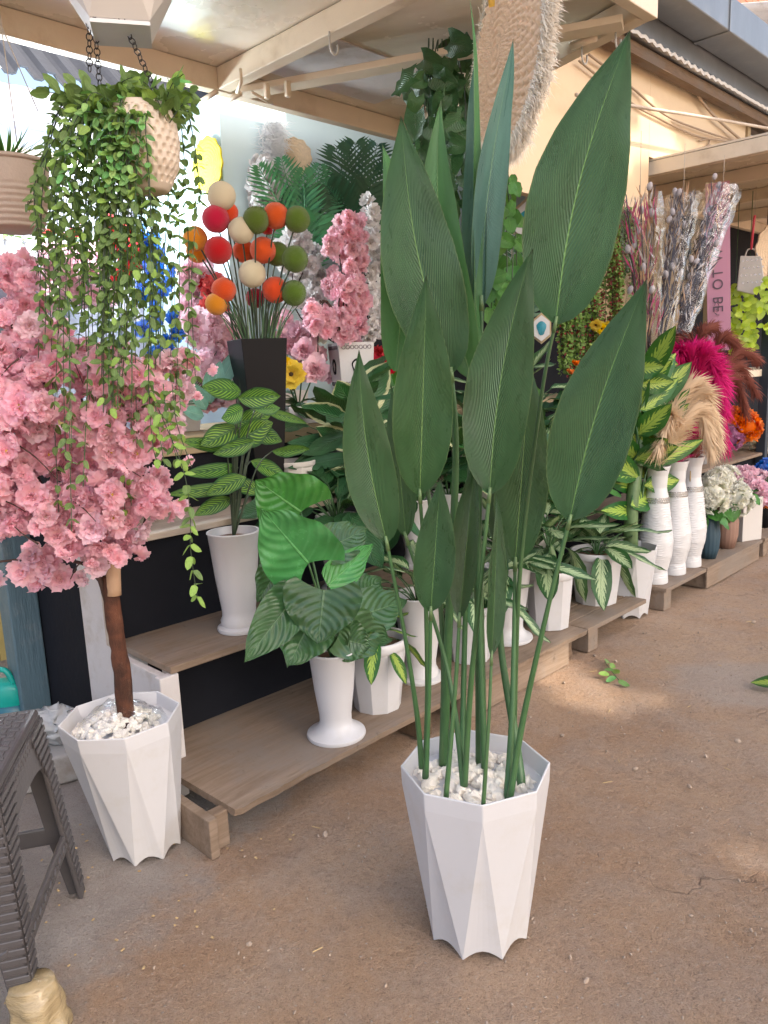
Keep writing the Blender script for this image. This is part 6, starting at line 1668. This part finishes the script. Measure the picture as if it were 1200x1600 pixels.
def dotted_bag():
    c = T(1171, 425, .7); k = depth(c) / FPX; r = root('dotted_bag', 'cream dotted flower bag hanging from a red strap', 'bag', c - Z * 30 * k)
    nr = (CAM - c); nr.z = 0; nr.normalize(); x = nr.cross(Z); x = x if x.dot(cam_right) > 0 else -x
    def q(px, py, d=0): return c + x * ((px - 1171) * k) + Z * ((425 - py) * k) + nr * d
    mb = MB(); out = [(1157, 400), (1186, 403), (1194, 448), (1178, 460), (1154, 452)]
    vs = [q(*p, .03) for p in out] + [q(*p, -.03) for p in out]; n = 5
    mb.add(vs, [tuple(range(n)), tuple(range(2 * n - 1, n - 1, -1))] + [(i, n + i, n + (i + 1) % n, (i + 1) % n) for i in range(n)]); o = mb.build('bag_body', M['cream_plastic'], r, smooth=False); bevel(o, .006)
    for i in range(5):
        for j in range(4):
            px, py = 1161 + i * 6.5 - j * .5 + (3 if j % 2 else 0), 408 + j * 11
            mb = MB(); mb.add([q(px + 1.5 * math.cos(a), py + 1.5 * math.sin(a), .0315) for a in np.linspace(0, 2 * PI, 9)[:-1]], [tuple(range(8))]); mb.build('dot', M['silver'], r)
    MB().tube([q(1164, 402, .02), q(1167, 392, .02), q(1176, 392, .02), q(1182, 403, .02)], .006, 6, smooth=4).build('handle', M['cream_plastic'], r)
    MB().tube([q(1172, 392, .02), q(1174, 350, .02), q(1175, 342, .02)], .010, 6).build('strap', M['red_strap'], r)
    MB().tube([q(1175, 342, .02), V((q(1175, 342).x, q(1175, 342).y, 2.745))], .002, 5).build('cord', M['cord'], r)
dotted_bag()
def moss(label, poly, t, n, seed):
    rng = random.Random(seed); xs = [p[0] for p in poly]; ys = [p[1] for p in poly]; r = root('hanging_flowers', label, 'hanging plant', T(sum(xs) / len(xs), max(ys), t), 'lime hanging flower garlands'); k = 0; tr = 0
    while k < n and tr < 5000:
        tr += 1; x, y = rng.uniform(min(xs), max(xs)), rng.uniform(min(ys), max(ys))
        if not inpoly(x, y, poly): continue
        p = T(x, y, t + rng.uniform(-.06, .06)); d = V((rng.uniform(-1, 1), rng.uniform(-1, .2), rng.uniform(-1, .4))); inst('petal', rng.choice(LM['lime_petal']), r, frame(d, (CAM - p) + V((rng.uniform(-1, 1), 0, rng.uniform(-1, 1))), p, rng.uniform(.05, .085))); k += 1
    cx = sum(xs) / len(xs); MB().tube([T(cx, max(ys) - 10, t), T(cx, min(ys), t), V((T(cx, min(ys), t).x, T(cx, min(ys), t).y, 2.74))], .003, 5).build('vine', M['stem'], r)
moss('lime green garland left of the dotted bag', [(1140, 445), (1156, 450), (1158, 540), (1144, 560)], .9, 80, 1)
moss('lime green garland ending in a round bloom under the dotted bag', [(1158, 460), (1178, 465), (1180, 545), (1160, 548)], .75, 90, 2)
moss('lime green garland at the right edge', [(1180, 440), (1215, 430), (1215, 530), (1190, 520)], .6, 90, 3)

# ------------------------------------------------------------------ small ground things
def jerrycan():
    c = S(-.12, 1.62, 0) ; c = P(14, 1120, 3.05); c.z = 0
    z0 = .0
    r = root('jerrycan', 'teal plastic jerrycan with dark blue liquid by the blue post', 'jerrycan', c)
    k = depth(P(14, 1080, 3.05)) / FPX
    def ring(z, w_, d_): return [c + V((w_ * math.cos(a) * (abs(math.cos(a)) ** -.5 if abs(math.cos(a)) > .7 else 1.0), d_ * math.sin(a), z)) for a in np.linspace(0, 2 * PI, 25)[:-1]]
    def shell(name, zs, mt):
        mb = MB(); vs = []
        for z, w_ in zs: vs += ring(z, w_, w_ * .7)
        n = 24; mb.add(vs, [(i * n + j, i * n + (j + 1) % n, (i + 1) * n + (j + 1) % n, (i + 1) * n + j) for i in range(len(zs) - 1) for j in range(n)] + [tuple((len(zs) - 1) * n + j for j in range(n))]); mb.build(name, M[mt], r)
    top = P(14, 1062, 3.05).z
    shell('liquid_part', [(0, .07), (.01, .078), (top - .1, .078)], 'liquid_blue'); shell('can_body', [(top - .1, .078), (top - .03, .078), (top - .005, .06), (top, .03)], 'plastic_teal')
    MB().tube([c + V((-.05, -.02, top - .01)), c + V((-.045, -.02, top + .045)), c + V((.02, -.02, top + .05)), c + V((.05, -.02, top - .01))], .012, 8, smooth=5).build('handle', M['plastic_teal'], r)
jerrycan()
def slab():
    p = G(60, 1232); o = MB().box(V((-1.46, 2.50, .055)), V((.86, .5, 0)).normalized(), V((-.5, .86, 0)).normalized(), Z, .72, .30, .11).build('concrete_block', M['concrete'], None, smooth=False); bevel(o, .012, 3)
    tag(o, 'pale concrete block lying behind the stool', 'concrete block')
    o = MB().box(V((-1.1, 2.72, .03)), V((.95, .3, 0)).normalized(), V((-.3, .95, 0)).normalized(), Z, .5, .16, .06).build('wood_offcut', M['dark_wood'], None, smooth=False); bevel(o, .004)
    tag(o, 'dark wooden offcut between the block and the blossom pot', 'wood')
    c = P(86, 1140, 2.6); c.z = .10; mb = MB(); bmm = bmesh.new(); bmesh.ops.create_icosphere(bmm, subdivisions=4, radius=1)
    for v_ in bmm.verts:
        q = v_.co.copy(); q.x *= .085; q.y *= .06; q.z *= .07; q += V((mnoise.noise(v_.co * 3), mnoise.noise(v_.co * 3 + V((4, 0, 0))), mnoise.noise(v_.co * 4))) * .025; v_.co = q
    mb.add([c + v_.co + Z * .08 for v_ in bmm.verts], [tuple(v_.index for v_ in f.verts) for f in bmm.faces]); bmm.free()
    o = mb.build('plastic_bag', mat('bag_white', (.6, .62, .64), .2, .1, 10, .5, 40, trans=.3)); tag(o, 'crumpled pale plastic bag between the stool and the blossom pot', 'bag')
slab()
def leaf_sprigs():
    rng = random.Random(5); c = G(955, 1050); r = root('leaf_sprig', 'small green leaf sprig fallen on the alley floor', 'leaf sprig', c)
    for i, (x, y) in enumerate(((948, 1036), (955, 1044), (944, 1046), (952, 1054), (962, 1058), (968, 1052), (966, 1064))):
        p = G(x, y, .02); d = V((rng.uniform(-1, 1), rng.uniform(-1, 1), .2)); inst('leaf', rng.choice(LM['vine_light' if i % 2 else 'vine_leaf']), r, frame(d, Z + V((rng.uniform(-.5, .5), -.5, 0)), p, .05))
    MB().tube([G(945, 1034, .012), G(955, 1048, .015), G(968, 1064, .012)], .002, 5, smooth=3).build('stem', M['stem'], r)
    c = G(1200, 1062); r = root('fallen_leaf', 'green leaf lying on the floor at the right edge', 'leaf')if False else root('fallen_leaf', 'green leaf tip reaching in low at the right edge', 'leaf', c)
    leaf3(r, M['lime_leaf'], G(1235, 1066, .05), G(1172, 1064, .03), .09, 'oval', .3, face=V((-.2, -.6, 1)), bend=.05, nv=10, nu=3)
    leaf3(r, M['lime_leaf'], G(1240, 1072, .05), G(1200, 1048, .06), .06, 'oval', -.3, face=V((-.2, -.6, 1)), bend=.05, nv=10, nu=3)
leaf_sprigs()
def grit():
    rng = random.Random(77); mb = MB(); bmm = bmesh.new(); bmesh.ops.create_icosphere(bmm, subdivisions=1, radius=1); vv = [v_.co.copy() for v_ in bmm.verts]; ff = [tuple(v_.index for v_ in f.verts) for f in bmm.faces]; bmm.free()
    for i in range(2200):
        x, y = rng.uniform(-1.3, 2.6), rng.uniform(.8, 5.0)
        if (V((x, y, 0)) - C0).dot(N) > -.02: continue
        s_ = rng.uniform(.0012, .0045) if rng.random() < .95 else rng.uniform(.005, .011); q = Quaternion((rng.random(), rng.random(), rng.random(), rng.random())).normalized()
        mb.add([V((x, y, s_ * .1)) + q @ V((v_.x * s_ * 1.4, v_.y * s_, v_.z * s_ * .7)) for v_ in vv], ff)
    o = mb.build('gravel', mat('grit', (.34, .26, .2), .85, .4, 3), loc=(0, 0, 0), smooth=False); tag(o, 'loose grit scattered over the alley floor', None, kind='stuff')
    mb = MB()
    for i in range(60):
        x, y = rng.uniform(-1.0, 2.2), rng.uniform(1.0, 4.0)
        if (V((x, y, 0)) - C0).dot(N) > -.02: continue
        a = rng.random() * 6; d = V((math.cos(a), math.sin(a), 0)); mb.box(V((x, y, .004)), d, Z.cross(d), Z, rng.uniform(.015, .05), .0022, .002)
    for i in range(40):
        x, y = rng.uniform(-1.1, -.3), rng.uniform(1.6, 2.3); a = rng.random() * 6; d = V((math.cos(a), math.sin(a), .1)).normalized(); mb.box(V((x, y, .004)), d, Z.cross(d).normalized(), d.cross(Z.cross(d)).normalized(), rng.uniform(.004, .011), .005, .002)
    o = mb.build('straw_litter', M['dried_tan'], loc=(0, 0, 0), smooth=False); tag(o, 'straw bits and splinters littering the alley floor', None, kind='stuff')
grit()
